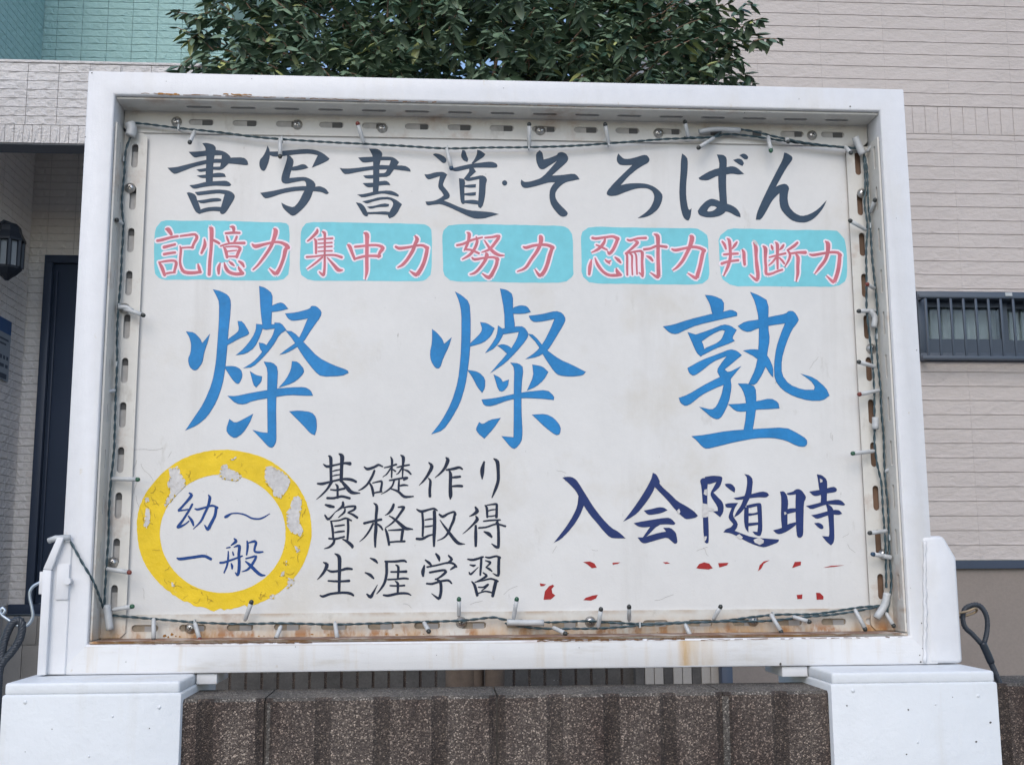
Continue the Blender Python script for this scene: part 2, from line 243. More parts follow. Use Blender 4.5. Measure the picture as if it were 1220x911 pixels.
# ------------------------------------------------------------------ traced brush strokes of the painted writing
# (character, paint, x, y of the traced window on the board, scale, strokes: outline points x,y or brush points x,y,width)
_G = [
('書','slate',190,167,10,'515,40 560,35 640,55 668,85 668,120 655,180 640,260 635,400 630,505 555,505 552,400 560,260 560,180 552,130 550,90|352,142 480,138 565,125 565,185 480,195 425,208 395,190|650,120 740,128 800,155 845,200 850,240 810,290 740,355 635,350 635,320 725,318 735,270 745,200 745,178 645,180|100,332 200,325 300,300 540,240 660,225 750,228 850,210 1000,208 1045,245 1055,290 1030,298 900,282 800,275 740,268 640,268 540,285 400,320 260,375 185,403 150,385|445,352 470,348 560,335 560,368 480,378|447,424 560,412 560,450 500,450|630,402 700,390 770,398 788,435 700,440 630,440|362,540 430,532 560,498 700,490 790,485 830,505 852,530 835,548 700,540 620,542 500,560 430,578 395,572|328,630 350,622 410,640 436,670 440,700 460,740 490,830 495,870 475,880 430,850 400,790 360,700|425,622 560,605 690,590 810,600 870,625 898,665 885,705 840,780 800,845 770,875 740,880 720,860 735,800 755,730 780,640 700,630 600,640 520,650 455,658 440,640|445,722 540,712 620,695 700,692 735,705 730,725 620,732 500,755|485,830 560,805 660,795 740,800 740,850 660,840 580,845 485,872'),
('写','slate',290,167,10,'288,72 312,120 312,200 295,270 262,350 240,368 210,350 190,300 198,235 240,190 270,130|308,140 410,138 500,128 740,108 860,120 950,160 1022,220 1010,240 930,280 820,325 860,240 890,180 800,158 640,165 500,185 370,198 308,175|520,180 545,182 600,240 580,330 555,400 545,455 700,440 760,448 830,485 858,530 850,560 830,600 800,690 740,780 670,850 610,895 575,898 510,845 470,800 455,750 520,785 600,805 660,740 710,640 740,580 752,540 745,500 720,478 600,500 510,520 465,505 452,470 465,400 500,300 525,210|580,322 640,310 700,288 740,295 770,328 700,350 600,362 565,355|205,630 340,610 560,562 750,548 850,560 910,550 980,580 1015,630 990,645 930,615 830,605 700,598 600,605 470,630 300,688 250,690'),
('書','slate',390,172,10,'500,55 590,55 640,85 655,120 640,160 620,240 615,300 618,400 605,565 545,565 548,400 548,200 540,130|372,160 440,155 555,150 550,205 430,218 400,195|635,150 700,150 770,152 820,180 852,215 830,245 790,300 730,385 615,388 615,348 690,345 715,300 745,240 760,188 625,188|150,283 190,293 300,290 540,262 620,248 750,255 920,255 980,290 990,322 900,310 780,295 620,298 540,300 380,325 220,358 185,335|432,375 490,370 555,368 555,405 460,405|427,465 555,460 555,505 490,512 455,495|610,445 700,435 735,460 747,485 700,480 610,490|360,600 440,595 560,565 740,550 810,575 850,605 845,620 760,600 660,580 560,600 420,635|345,695 400,705 440,740 470,800 485,845 465,858 430,840 390,770|422,680 520,660 620,632 740,628 830,670 885,715 860,760 830,820 790,860 740,880 720,850 740,810 790,720 780,680 740,652 640,655 540,680 470,705|478,745 560,735 670,705 732,715 725,742 600,745 515,768|475,810 560,808 680,800 740,808 730,840 600,828 480,830'),
('道','slate',495,172,10,'212,122 235,110 290,120 350,155 370,185 355,220 325,222 280,180|110,360 150,362 240,335 330,330 375,360 340,430 320,490 370,545 408,600 400,640 330,668 420,705 520,750 640,790 780,800 900,810 990,832 900,855 820,880 720,885 640,860 540,810 400,745 300,708 220,715 140,727 122,685 220,678 290,648 340,610 320,570 275,520 275,470 295,375 230,395 160,418 130,400|560,70 590,75 610,140 628,180 615,208 570,190 543,140|738,68 770,75 830,118 810,150 740,195 690,230 672,225 700,190 735,120|412,290 470,280 550,260 650,238 780,220 900,208 960,228 978,260 960,278 820,275 700,275 580,300 490,322 440,310|640,280 690,280 718,325 690,350 640,400 700,390 790,370 835,390 852,425 835,470 830,600 805,720 775,758 745,740 752,650 760,540 762,410 690,425 620,438 578,410 610,370 645,320|520,408 580,415 590,460 580,500 582,640 582,705 560,710 540,680 530,560|575,492 650,482 718,478 715,512 650,515 575,505|575,588 640,580 718,572 715,605 650,612 575,602|575,672 680,662 750,675 750,715 680,708 575,695'),
('・','slate',495,172,10,'1062,430 1083,439 1092,460 1083,481 1062,490 1041,481 1032,460 1041,439'),
('そ','slate',595,172,10,'480,75 510,100 518,145 525,185 600,165 690,130 700,105 740,93 790,110 820,160 810,200 760,250 690,310 620,375 740,370 890,350 930,380 950,415 870,430 800,445 740,480 690,530 662,580 665,640 700,700 760,760 815,815 800,850 760,862 720,848 650,770 610,700 597,620 605,540 640,480 670,450 600,450 520,470 420,500 310,522 275,505 255,470 262,425 295,452 360,448 440,425 490,408 560,350 690,195 620,235 540,290 500,297 470,275 440,200 438,110'),
('ろ','slate',700,176,10,'368,75 395,105 430,135 490,138 570,120 670,88 710,95 740,140 720,180 660,210 580,260 480,345 390,450 480,430 600,425 700,432 790,465 860,520 895,570 880,650 840,730 760,795 690,825 600,838 690,780 750,720 790,640 800,570 770,510 710,480 620,478 540,495 440,530 350,568 270,575 230,555 235,520 300,440 400,340 540,205 430,208 380,200 350,160 352,110'),
('ば','slate',790,176,10,'228,75 265,100 292,140 290,260 272,440 272,580 295,730 320,745 338,725 325,820 305,865 275,860 240,820 212,720 195,560 200,430 210,300 215,150|645,85 715,88 750,115 758,160 750,280 748,460 758,640 760,680 680,670 672,560 660,440 660,300 675,200 665,140|427,362 450,345 540,290 640,250 760,235 820,222 880,240 960,312 900,318 820,305 740,320 640,335 580,365 530,388 440,382|415,755 430,800 500,825 580,828 660,815 720,785 745,755 800,770 870,812 920,825 918,790 880,730 820,690 755,668 670,640 650,712 600,755 540,765 520,755 450,700|520,758 415,755 450,700 510,640 570,610 620,618 675,640 690,680 650,714 610,692 570,690 540,715|840,148 900,130 940,145 962,185 945,215 910,200|915,92 955,72 990,85 1012,110 1005,135 975,138 950,120'),
('ん','slate',880,176,10,'545,62 575,68 640,110 635,150 580,220 520,320 440,470 490,445 560,430 602,475 585,540 580,620 600,710 670,785 750,820 850,795 950,735 1048,628 1010,710 950,790 880,855 800,890 700,885 630,860 560,800 505,730 488,650 490,535 440,580 390,640 320,770 265,855 208,855 220,780 260,680 340,510 440,310 530,140'),
('燦','sky',205,340,5,'85,275 130,280 165,315 180,345 225,288 210,340 190,400 180,460 150,500 130,505 105,485 95,440 112,400 115,350 105,310|245,25 290,35 335,60 350,95 345,180 335,270 325,400 315,500 300,590 265,690 210,780 150,830 80,862 130,790 190,700 240,580 262,460 270,360 280,220 282,100 265,60|392,213 420,215 460,280 450,295 400,315 325,357 327,325 390,280 400,260|310,482 370,480 410,500 420,540 400,582 385,585 360,560|520,5 555,15 598,50 595,120 590,245 540,245 528,150|585,125 640,102 665,108 690,138 640,152 585,158|502,230 545,235 525,300 490,370 440,405 380,415 430,375 480,310 500,265|530,235 610,232 612,222 650,225 680,265 640,290 600,360 540,430 480,485 425,492 480,460 520,420 560,360 600,300 612,255 545,265|518,342 545,345 575,365 545,400 525,380|675,168 740,162 822,140 830,122 860,125 890,155 885,185 830,260 780,340 730,375 680,402 640,412 690,375 740,340 770,290 810,195 760,205 715,210 690,195|678,270 720,275 790,345 870,430 960,475 1045,505 1050,520 1010,538 890,542 850,510 780,420 720,320|465,512 500,535 535,542 530,575 500,605 485,590|715,452 750,455 790,505 770,540 720,580 635,608 680,560 710,500|548,455 600,460 630,490 625,600 618,700 620,880 620,930 600,965 575,960 530,910 480,860 530,875 570,878 568,700 568,600 570,500|332,658 380,660 470,640 620,615 700,608 790,605 825,625 838,655 780,655 700,650 600,665 480,685 430,708 380,702|342,797 375,820 420,800 482,765 460,820 420,880 375,910 340,890 322,860|700,750 760,745 830,755 858,785 862,850 850,890 825,880 780,830'),
('燦','sky',490,340,5,'125,262 150,280 185,320 195,350 240,310 220,370 190,430 170,492 145,492 118,450 112,400 125,340|262,38 300,60 345,100 352,180 352,300 348,400 335,510 320,600 290,700 240,790 190,860 120,885 180,810 240,700 280,570 295,430 300,300 300,160 285,90|412,220 450,225 495,255 475,300 430,340 347,364 350,345 400,300 425,265|335,503 400,515 440,555 438,610 422,637 395,605 365,545|530,20 570,28 605,55 605,160 618,245 600,275 558,272 555,150|602,135 650,118 690,125 710,158 670,168 602,168|518,240 550,265 545,300 500,370 440,402 480,350 510,300|545,258 620,245 670,245 700,290 680,330 620,400 560,460 470,522 530,455 590,385 630,320 642,275 548,290|515,358 545,350 580,360 605,385 580,415 550,385|702,182 780,172 860,152 900,165 920,200 905,235 860,310 810,390 750,425 680,438 740,400 790,340 830,260 855,198 790,212 735,218 712,205|695,288 730,295 800,380 880,440 950,470 1038,515 1020,535 950,542 880,535 850,510 790,420 750,345|592,460 640,465 668,490 655,600 655,750 662,880 655,930 620,972 595,965 540,898 610,905 612,750 612,600 615,490|492,532 530,550 545,575 580,562 575,600 545,632 520,625|722,472 780,482 815,515 790,560 745,600 690,625 730,540|420,680 500,672 620,645 700,632 810,622 850,660 848,680 760,672 660,668 580,680 480,718 435,715|405,815 425,828 470,800 530,790 490,850 435,910 400,880 385,855|722,770 800,765 850,790 890,840 885,885 860,890 800,845'),
('塾','sky',780,340,5,'302,58 350,62 412,90 410,160 375,190 345,175 330,110|52,245 110,235 200,205 340,170 420,155 455,145 490,160 490,180 400,200 250,235 180,265 130,290 90,282|198,280 250,295 285,340 300,400 275,422 250,400 220,330|240,295 330,265 410,232 450,240 487,265 460,312 475,330 430,350 360,375 290,412 290,378 370,345 400,320 420,270 400,262 340,290 275,335|197,492 280,445 380,408 450,380 490,390 517,415 470,455 415,500 440,520 515,480 460,545 450,560 458,600 440,700 400,780 375,797 340,785 300,750 265,722 340,742 370,720 400,650 412,590 360,610 280,650 220,700 185,718 155,700 145,670 200,650 300,590 390,545 370,505 400,460 430,420 350,450 270,515 230,538 205,520|570,40 620,60 678,95 675,250 685,320 670,400 665,470 640,530 600,592 560,585 600,500 615,430 622,330 622,200 600,100|497,242 540,215 620,205 700,185 780,170 800,152 830,155 858,200 850,220 815,265 780,350 755,440 755,530 800,590 880,622 950,622 955,600 930,565 870,525 950,550 1020,610 1040,655 1000,685 920,685 830,660 760,620 715,560 712,470 725,370 755,280 778,225 700,235 620,252 560,278 520,265|528,388 580,380 640,385 680,430 705,490 705,545 690,530 660,480 600,425|498,585 560,585 600,605 605,680 600,760 582,865 530,865 545,780 545,680 525,620|440,708 520,705 610,690 690,672 735,695 742,730 680,735 600,738 520,752 480,745|222,898 300,890 440,865 600,855 780,845 850,880 905,915 908,945 890,960 850,955 780,920 700,905 600,908 480,930 380,955 310,972 285,960 250,920'),
('記','red',180,255,10,'165,180,8 205,185,50 240,240,36|75,318,30 140,305,34 230,280,28 318,265,26|155,395,36 220,378,30 285,362,26|155,478,30 220,466,28 285,458,26|95,575,20 130,640,40 160,725,34|100,575,16 180,560,24 270,555,26 300,585,34 275,690,28|155,715,22 220,700,24 285,695,18|350,262,22 430,252,24 520,243,28 545,280,36 510,350,30 490,400,28|500,398,22 430,398,18 350,405,20|345,385,14 355,430,28 345,560,26 360,640,34 400,690,40 490,700,36 590,690,30|585,690,30 570,640,34 558,590,12'),
('憶','red',180,255,10,'635,300,14 640,370,40 600,465,26|740,310,30 790,335,30 812,350,26|690,165,10 720,180,48 715,400,36 700,560,38 692,718,38|935,150,8 980,160,40 985,210,26|890,230,24 980,222,28 1055,225,24|900,265,16 915,310,26 930,345,16|1020,270,26 1005,310,26 980,345,14|830,380,20 940,350,22 1110,345,32|868,395,20 890,440,36 905,515,30|890,390,16 1000,385,20 1060,405,34 1040,455,36 1020,510,34|905,445,14 960,438,16 1025,432,12|900,505,18 960,505,18 1020,505,22|825,580,12 805,640,38 805,710,24|870,575,10 890,640,36 930,690,38 1010,715,36 1090,705,40|1085,700,36 1050,650,30 1040,620,6|925,560,12 960,590,32 990,615,14|1045,562,18 1085,590,36 1105,625,22'),
('力','red',270,255,10,'555,170,10 585,200,50 565,290,44 520,400,36 440,520,32 370,610,24 315,662,16|305,360,18 345,385,44 450,360,30 570,335,26 650,340,30 715,375,46 735,400,40|725,390,30 700,430,46 680,520,38 640,630,38 600,700,46 570,705,40 505,645,10'),
('集','red',355,255,10,'230,185,20 225,215,36 170,275,28 115,322,16|190,290,10 212,320,30 215,400,28 215,465,26|285,205,12 315,225,34 320,260,28 318,470,22|240,305,14 320,295,18 410,290,22|240,350,14 320,345,16 405,340,18|240,397,14 320,390,16 405,385,18|240,445,14 320,440,16 405,438,18|105,512,24 200,505,20 320,490,20 440,490,24 520,515,30|318,480,24 318,600,26 312,690,30 300,725,34 255,690,14|290,515,22 200,590,22 105,660,10|350,520,14 430,610,34 480,665,44 528,668,18'),
('中','red',355,255,10,'585,362,12 615,385,40 645,460,34 675,535,30|675,535,20 740,515,28 830,498,26 975,500,32|680,390,26 780,380,26 880,370,26 960,375,28 1010,405,44 975,460,34 960,510,30|780,225,10 820,245,50 822,340,42 820,560,40 820,680,36 800,782,8'),
('力','red',440,255,10,'540,255,12 570,300,44 545,360,38 520,430,40 460,530,36 400,600,34 340,635,14|315,390,26 360,408,36 470,395,28 570,375,26 640,375,28 690,405,46|690,400,36 680,470,42 650,580,42 600,680,46 555,722,44 480,675,10'),
('努','red',540,260,10,'165,170,14 190,190,40 180,270,32 155,340,30 132,382,14|45,322,24 120,305,28 220,260,26 345,228,18|275,225,18 285,280,32 250,370,32 190,440,30 110,488,14|140,370,22 220,380,24 305,418,24|380,232,20 460,225,24 545,215,34 500,290,34 430,370,30 335,408,10|370,260,12 430,350,32 490,410,38 550,440,30 612,444,10|385,410,10 400,440,46 375,510,36 310,600,32 255,650,28 200,668,14|225,470,18 260,490,30 380,470,22 480,465,26 530,490,40|525,480,36 515,550,38 480,630,38 425,705,44 340,655,10'),
('力','red',540,260,10,'1025,205,12 1045,230,50 1040,300,44 1000,390,38 930,490,34 860,590,30 765,634,14|835,340,16 870,350,34 960,325,30 1070,315,30 1140,325,34 1185,350,46|1180,350,36 1150,440,44 1120,550,42 1080,640,44 1030,680,40 970,602,8'),
('忍','red',690,262,10,'160,215,30 200,222,30 300,208,26 400,198,28 460,225,44|460,220,34 435,290,38 400,360,36 360,400,34 340,375,14|310,225,20 290,280,34 230,345,32 145,390,12|205,298,16 260,320,24 330,355,20|148,470,12 130,550,40 120,645,30|190,455,14 220,530,34 280,610,32 350,655,32 430,660,34 498,655,26|495,650,24 460,625,44 440,572,10|305,468,10 345,500,30 385,480,8|345,500,30 362,520,14|428,445,16 465,475,36 495,508,20'),
('耐','red',690,262,10,'575,235,18 610,245,26 700,220,24 795,215,28|665,250,14 695,270,36 640,330,28 555,400,22|560,395,18 572,430,26 572,560,26 574,655,22|580,395,18 650,380,22 730,370,24 752,395,36 750,500,30 755,620,34 755,670,26|755,660,30 710,625,12|610,405,20 630,430,24 630,540,20 635,650,18|665,395,18 680,430,22 685,540,20 690,645,18|775,350,28 850,340,26 930,310,26 1040,322,30|895,170,14 935,195,46 940,300,40 940,460,40 945,620,44 935,680,40 845,625,8|805,430,14 845,450,34 875,485,22'),
('力','red',770,262,10,'515,185,12 545,210,52 525,300,46 480,400,38 430,490,36 370,560,28 312,602,10|305,348,18 350,360,34 450,340,28 550,322,30 640,335,32 690,365,44|685,360,36 665,430,42 645,530,40 615,640,44 590,690,40 490,632,10'),
('判','red',850,262,10,'105,258,20 130,290,32 150,345,20|280,265,18 255,300,32 225,340,16|165,222,14 190,250,36 200,360,34 200,450,34 170,560,34 120,668,12|125,412,22 200,405,26 290,400,24|100,520,32 180,495,26 295,480,26|340,348,12 362,390,36 365,460,36 372,530,30|480,275,14 505,330,44 508,440,34 520,560,42 530,650,40 515,715,36 430,648,10'),
('断','red',850,262,10,'592,312,16 620,345,44 618,460,32 625,560,32 630,640,34 690,640,26 760,612,24 820,592,22|690,305,16 700,330,30 708,360,12|835,300,24 815,330,32 790,355,14|740,268,14 762,300,38 762,420,32 765,580,22|668,445,18 760,420,22 858,398,24|745,450,24 700,505,22 655,545,12|785,450,16 820,485,24 845,520,20|1000,272,26 960,310,32 885,360,24|890,370,20 912,410,30 900,470,26 850,560,12|920,400,22 1010,388,28 1095,388,38|985,410,20 1008,450,40 1005,560,36 1005,640,34 985,735,12'),
('力','red',900,262,10,'835,255,14 865,290,50 860,390,42 830,480,36 770,560,34 705,645,10|650,410,18 690,418,30 800,400,28 900,385,28 980,390,32 1010,420,44|1005,410,38 1000,500,44 985,600,44 955,700,44 925,735,38 845,662,10'),
('基','ink',370,535,10,'210,75,12 240,105,40 242,250,34 245,380,34|335,50,12 375,85,50 370,200,40 365,375,42|155,178,14 200,205,34 300,185,22 400,165,26 468,170,44|260,262,12 300,250,18 350,240,14|260,318,12 300,308,18 350,300,14|85,408,22 140,410,34 240,385,24 380,355,28 480,360,36 540,385,30|255,380,36 200,470,26 130,545,18 68,597,6|370,380,30 430,450,46 490,512,44 592,522,10|295,412,12 320,440,30 322,500,26 322,575,28|240,480,18 310,485,24 405,465,26|200,580,30 280,580,28 370,560,30 465,582,30'),
('礎','ink',370,535,10,'640,210,16 680,235,34 760,210,30 810,185,28 858,205,16|760,255,26 735,320,30 680,410,26 620,465,22 570,490,10|700,395,20 730,450,30 745,520,32 747,555,20|740,400,14 830,380,24 850,395,26 835,500,30|755,520,16 800,510,22 850,505,16|955,92,14 970,130,30 968,220,24 965,335,18|880,218,14 940,205,20 1020,180,24|955,225,20 910,290,16 860,330,8|975,235,14 1010,260,20|1075,70,14 1105,100,40 1100,200,26 1095,330,16|1030,215,14 1090,200,22 1175,185,20|1085,225,20 1050,280,16 1020,300,8|1110,240,14 1160,260,26 1195,295,20|940,370,18 1000,360,24 1080,345,24 1150,340,30 1110,365,20|1055,365,20 1050,430,26 1050,495,22|1060,435,18 1110,425,26 1158,430,14|995,375,22 970,440,22 910,495,18 840,535,6|960,470,16 1040,500,28 1110,560,34 1170,565,26 1225,560,14'),
('作','ink',490,535,10,'210,158,16 245,205,42 200,300,34 150,370,24 92,430,6|205,345,14 228,380,30 220,480,34 222,558,34|415,100,18 435,130,44 400,220,34 340,290,22 282,338,8|420,245,20 510,230,34 570,215,30 608,235,20|450,250,16 468,300,40 465,420,40 468,540,46 465,588,20|490,335,22 540,330,30 582,325,26|490,440,22 550,435,30 604,438,30'),
('リ','ink',490,535,10,'868,150,22 848,230,48 845,290,44 845,350,16|985,112,16 1025,150,46 1035,250,40 1035,370,38 1005,470,36 960,578,12'),
('資','ink',370,590,10,'178,110,22 225,125,40 275,135,28|172,235,20 205,280,32 240,260,22 298,190,6|385,80,26 385,120,36 345,160,24 290,200,6|390,145,18 460,130,24 530,130,28 520,165,28 450,200,20|410,160,18 400,200,26 330,262,10|440,205,12 500,225,26 555,262,30|240,305,16 340,295,20 420,270,24 485,298,20|245,310,22 262,400,30 270,520,26|445,290,30 448,400,30 440,520,26|290,365,18 340,358,22 400,350,18|290,440,18 340,430,24 400,425,20|220,512,22 300,515,26 400,490,22|285,525,26 270,570,32 220,615,24 160,632,8|385,520,16 440,550,34 495,600,40 497,618,24'),
('格','ink',370,590,10,'755,92,14 788,130,36 780,260,34 778,400,40 770,500,36 770,610,22|640,330,30 720,310,28 840,285,30|745,335,26 700,420,24 640,500,18 582,550,5|790,335,20 830,365,28 858,405,20|990,108,30 970,160,36 930,210,24 888,235,6|1045,138,16 1110,140,34 1070,210,30 1010,290,26 950,345,18 888,385,10|935,240,12 1000,280,28 1080,350,40 1130,390,44 1215,400,14|892,400,20 915,470,34 935,585,28|930,415,14 1010,410,22 1100,405,28|1100,405,34 1090,470,34 1080,545,28|940,555,22 1020,548,22 1120,545,26'),
('取','ink',490,590,10,'65,165,16 120,190,34 200,170,26 270,155,24 310,178,14|130,190,26 140,330,30 135,480,26|275,190,40 278,320,42 272,480,40 270,600,26|165,290,16 220,280,20 265,278,12|165,370,18 220,365,20 265,355,12|65,515,30 130,515,32 200,480,26 250,465,18|335,225,22 375,250,34 440,215,24 510,195,26 525,225,30|520,205,26 505,290,34 470,370,30 440,440,28 390,500,20 308,538,8|340,290,8 390,360,24 450,440,34 520,530,42 570,570,36 640,577,8'),
('得','ink',490,590,10,'765,140,24 785,185,44 740,225,28 690,248,8|770,245,16 785,285,42 740,340,26 680,400,18 612,458,5|768,360,28 768,480,40 768,600,30|880,118,16 900,150,30 905,255,26|900,115,14 970,105,22 1015,105,30 1018,150,30 1015,255,34|910,185,14 960,170,18 1010,165,12|915,248,16 960,245,18 1010,235,16|862,305,18 950,295,22 1058,290,20|1030,300,24 1010,330,20|805,385,22 900,375,22 1010,340,22 1120,365,24|1030,330,34 1038,420,34 1040,540,36 1035,615,34 1000,605,30 955,572,10|868,430,16 920,455,44 955,490,28'),
('生','ink',370,640,10,'155,295,14 195,325,44 165,400,34 120,460,24 78,502,6|200,385,14 250,405,30 340,395,26 430,370,34 492,375,26|290,192,14 340,230,44 345,350,42 342,500,36 340,645,32|212,515,20 300,520,26 380,520,26 458,515,32|115,690,14 150,700,30 240,670,30 380,655,30 470,665,34 510,688,24'),
('涯','ink',370,640,10,'712,245,14 765,270,36 795,300,20|652,418,16 710,445,36 750,485,22|672,675,20 715,705,42 750,650,26 798,560,5|890,285,24 1000,285,28 1110,275,30 1140,290,20|905,300,36 905,430,34 880,540,32 830,620,22 785,672,8|1015,325,14 1045,355,32 1040,480,26|960,408,22 1040,408,24 1138,405,34|922,500,20 1020,495,22 1110,485,26 1162,490,20|1010,520,14 1040,550,32 1038,650,26|948,572,18 1040,575,22 1118,570,24|870,685,22 930,690,32 1050,665,30 1150,665,26 1195,685,14'),
('学','ink',490,640,10,'295,195,24 325,235,40 335,275,18|168,268,18 210,300,34 240,330,20|445,215,20 480,260,34 430,305,20|155,335,20 140,400,44 140,455,28|190,350,22 300,330,22 430,300,24 500,310,28 540,348,20|530,340,32 490,365,26 462,385,10|222,415,26 300,400,28 390,388,28 410,410,34 350,465,26 285,500,14|290,490,14 345,530,34 355,620,36 345,690,36 325,725,34 240,665,8|185,548,22 250,550,28 350,520,26 440,510,28 480,545,20'),
('習','ink',490,640,10,'675,258,20 740,265,30 855,230,22|835,235,28 830,330,30 822,445,22|700,325,14 740,335,28 762,328,16|690,415,16 710,435,26 800,350,6|885,232,16 930,240,26 1010,222,24 1055,240,30|1045,235,34 1040,340,36 1035,450,32 970,425,8|885,275,14 940,295,30 920,325,20 890,355,14|890,355,14 930,375,28 965,405,12|855,418,14 895,455,30 830,500,22 780,520,10|722,525,16 755,570,34 785,685,34|760,530,14 860,510,18 950,490,22 1030,520,26|1010,515,40 990,600,42 970,695,36|800,590,16 860,590,20 905,560,20 920,560,14 880,600,18 835,635,10|795,665,18 880,640,20 960,655,22'),
('幼','blue',200,580,10,'255,70,16 280,100,36 200,200,26 130,275,28|130,280,24 180,275,18 240,265,16|290,205,24 250,280,26 180,390,26 120,475,34 200,445,20 250,405,14|245,345,16 285,400,34 305,455,20|325,258,16 360,265,26 450,240,22 530,220,24 590,245,26|485,95,14 500,130,34 480,220,30 440,310,28 390,410,24 300,500,6|575,245,34 560,340,34 510,440,38 475,500,38 435,450,10'),
('〜','blue',200,580,10,'685,355,30 705,345,34 760,315,16 840,312,16 920,330,18 1000,370,20 1080,378,20 1140,360,18 1215,315,6'),
('一','blue',200,580,10,'110,845,16 150,855,34 300,835,34 430,820,34 510,855,34'),
('般','blue',205,630,10,'740,112,14 760,145,36 700,195,10|735,215,10 800,200,34 795,300,34 800,400,34 795,500,36 780,545,30 755,520,14|670,260,12 668,340,22 655,430,22 620,518,16|575,400,26 620,395,26 740,355,22 835,320,18|720,265,10 730,300,20 735,315,12|705,410,16 715,440,28 715,470,18|645,225,12 690,215,16|895,145,18 900,210,28 888,305,16|905,165,14 980,145,30 1000,165,30 985,220,26 985,265,24 1030,275,26 1080,270,18|880,350,16 940,335,20 1000,325,26 960,410,30 900,480,24 830,507,8|870,380,12 930,430,36 1010,510,38 1060,545,32 1112,550,12'),
('入','navy',655,555,10,'155,138 200,128 260,130 310,160 350,215 430,345 520,490 620,620 730,735 820,785 870,830 900,858 800,858 720,850 640,770 560,670 480,580 410,475 350,365 310,290 240,215|345,345 420,430 400,480 360,580 300,680 220,780 130,870 50,910 100,850 200,720 280,590 330,480'),
('会','navy',735,555,10,'430,82 470,100 512,185 500,205 560,270 640,340 720,420 830,480 920,540 962,590 940,610 880,625 820,630 770,590 700,520 600,400 450,245 430,300 370,400 300,490 240,560 160,615 75,660 150,570 250,430 340,290 410,160|325,530 400,515 500,490 560,495 600,525 520,560 400,580 360,570|205,680 320,655 600,612 650,630 695,680 680,698 600,690 490,695 340,850 310,850 400,720 310,728 250,715|250,850 330,850 380,830 500,795 590,780 555,735 640,735 700,790 715,860 720,910 690,925 650,890 600,845 500,870 400,900 330,920 290,905'),
('随','navy',825,560,10,'90,115 130,90 185,110 180,170 175,220 175,400 185,560 192,700 192,860 170,870 145,850 130,700 125,400 110,200|150,80 240,65 340,72 358,95 330,190 268,250 245,262 300,320 352,370 372,430 365,500 330,555 250,490 305,485 300,430 220,310 218,265 250,210 290,135 180,170 150,130|388,165 420,158 470,165 510,215 500,262 450,230 400,190|620,45 680,60 720,110 705,250 700,290 660,370 620,450 560,520 495,560 530,490 580,420 610,340 640,250 655,150 650,80|495,330 560,320 700,285 830,252 890,265 910,295 880,322 790,318 680,330 600,345 520,350|390,405 430,392 540,390 500,450 475,540 540,630 530,680 500,720 600,760 700,795 830,810 1030,825 1020,855 930,890 860,915 800,905 700,870 600,820 520,775 450,745 372,735 400,700 460,680 490,640 430,570 440,520 470,445 400,440|620,440 668,440 665,700 665,735 630,690 615,600|640,420 700,405 790,388 820,400 825,500 832,700 815,770 790,782 740,760 720,730 775,735 785,650 780,520 770,425 660,450|655,510 720,515 790,495 790,520 655,545|655,630 790,620 790,645 655,665'),
('時','navy',905,560,10,'245,255 290,250 325,300 340,380 330,480 330,690 270,700 255,560 262,330|165,715 260,690 340,640 445,615 445,640 330,725 240,760 200,750|325,275 400,255 430,230 450,225 445,280 380,292 335,290|415,240 460,222 500,240 550,310 548,340 525,380 520,600 518,770 490,802 450,795 438,700 430,500 430,350 435,280|325,465 380,452 445,455 445,490 380,505 325,520|685,50 740,58 800,110 805,200 800,300 798,390 730,390 735,300 710,220 700,130|595,255 650,245 750,230 880,195 915,215 920,240 900,258 780,275 680,305 640,300|560,425 650,405 780,370 930,348 980,365 1015,405 1005,418 900,405 800,402 700,435 615,465|620,535 700,520 800,490 900,470 950,478 980,515 940,530 850,520 740,560 680,578|790,395 850,425 880,470 885,650 890,800 880,860 850,890 800,850 750,785 825,790 835,750 825,600 810,470|655,630 710,625 750,650 762,685 740,700 700,680'),
]
GLYPHS = [(c, k, x, y, s, [[tuple(float(v) for v in p.split(',')) for p in l.split()] for l in t.split('|')]) for c, k, x, y, s, t in _G]
PLAQ = [
(180, 255, 10, '130,72 400,80 700,78 1000,85 1220,92 1605,103 1650,150 1650,700 1560,790 1200,795 700,780 200,785 100,770 40,700 32,400 50,180'),
(355, 255, 10, '110,95 500,98 1000,108 1500,118 1560,150 1595,190 1595,710 1510,790 1400,802 900,795 500,795 130,792 20,710 30,400 35,180'),
(540, 260, 10, '-40,70 600,75 1000,85 1320,92 1380,130 1425,200 1430,600 1435,680 1330,770 900,768 400,755 -20,755 -120,665 -125,400 -130,160'),
(690, 262, 10, '130,80 600,92 1000,95 1400,100 1460,130 1535,190 1540,450 1555,690 1450,770 1000,770 600,762 140,757 30,660 25,400 22,155'),
(850, 262, 10, '190,100 500,108 900,120 1460,120 1510,170 1570,240 1595,480 1585,720 1480,795 1000,795 600,790 220,790 90,690 70,450 60,200'),
]
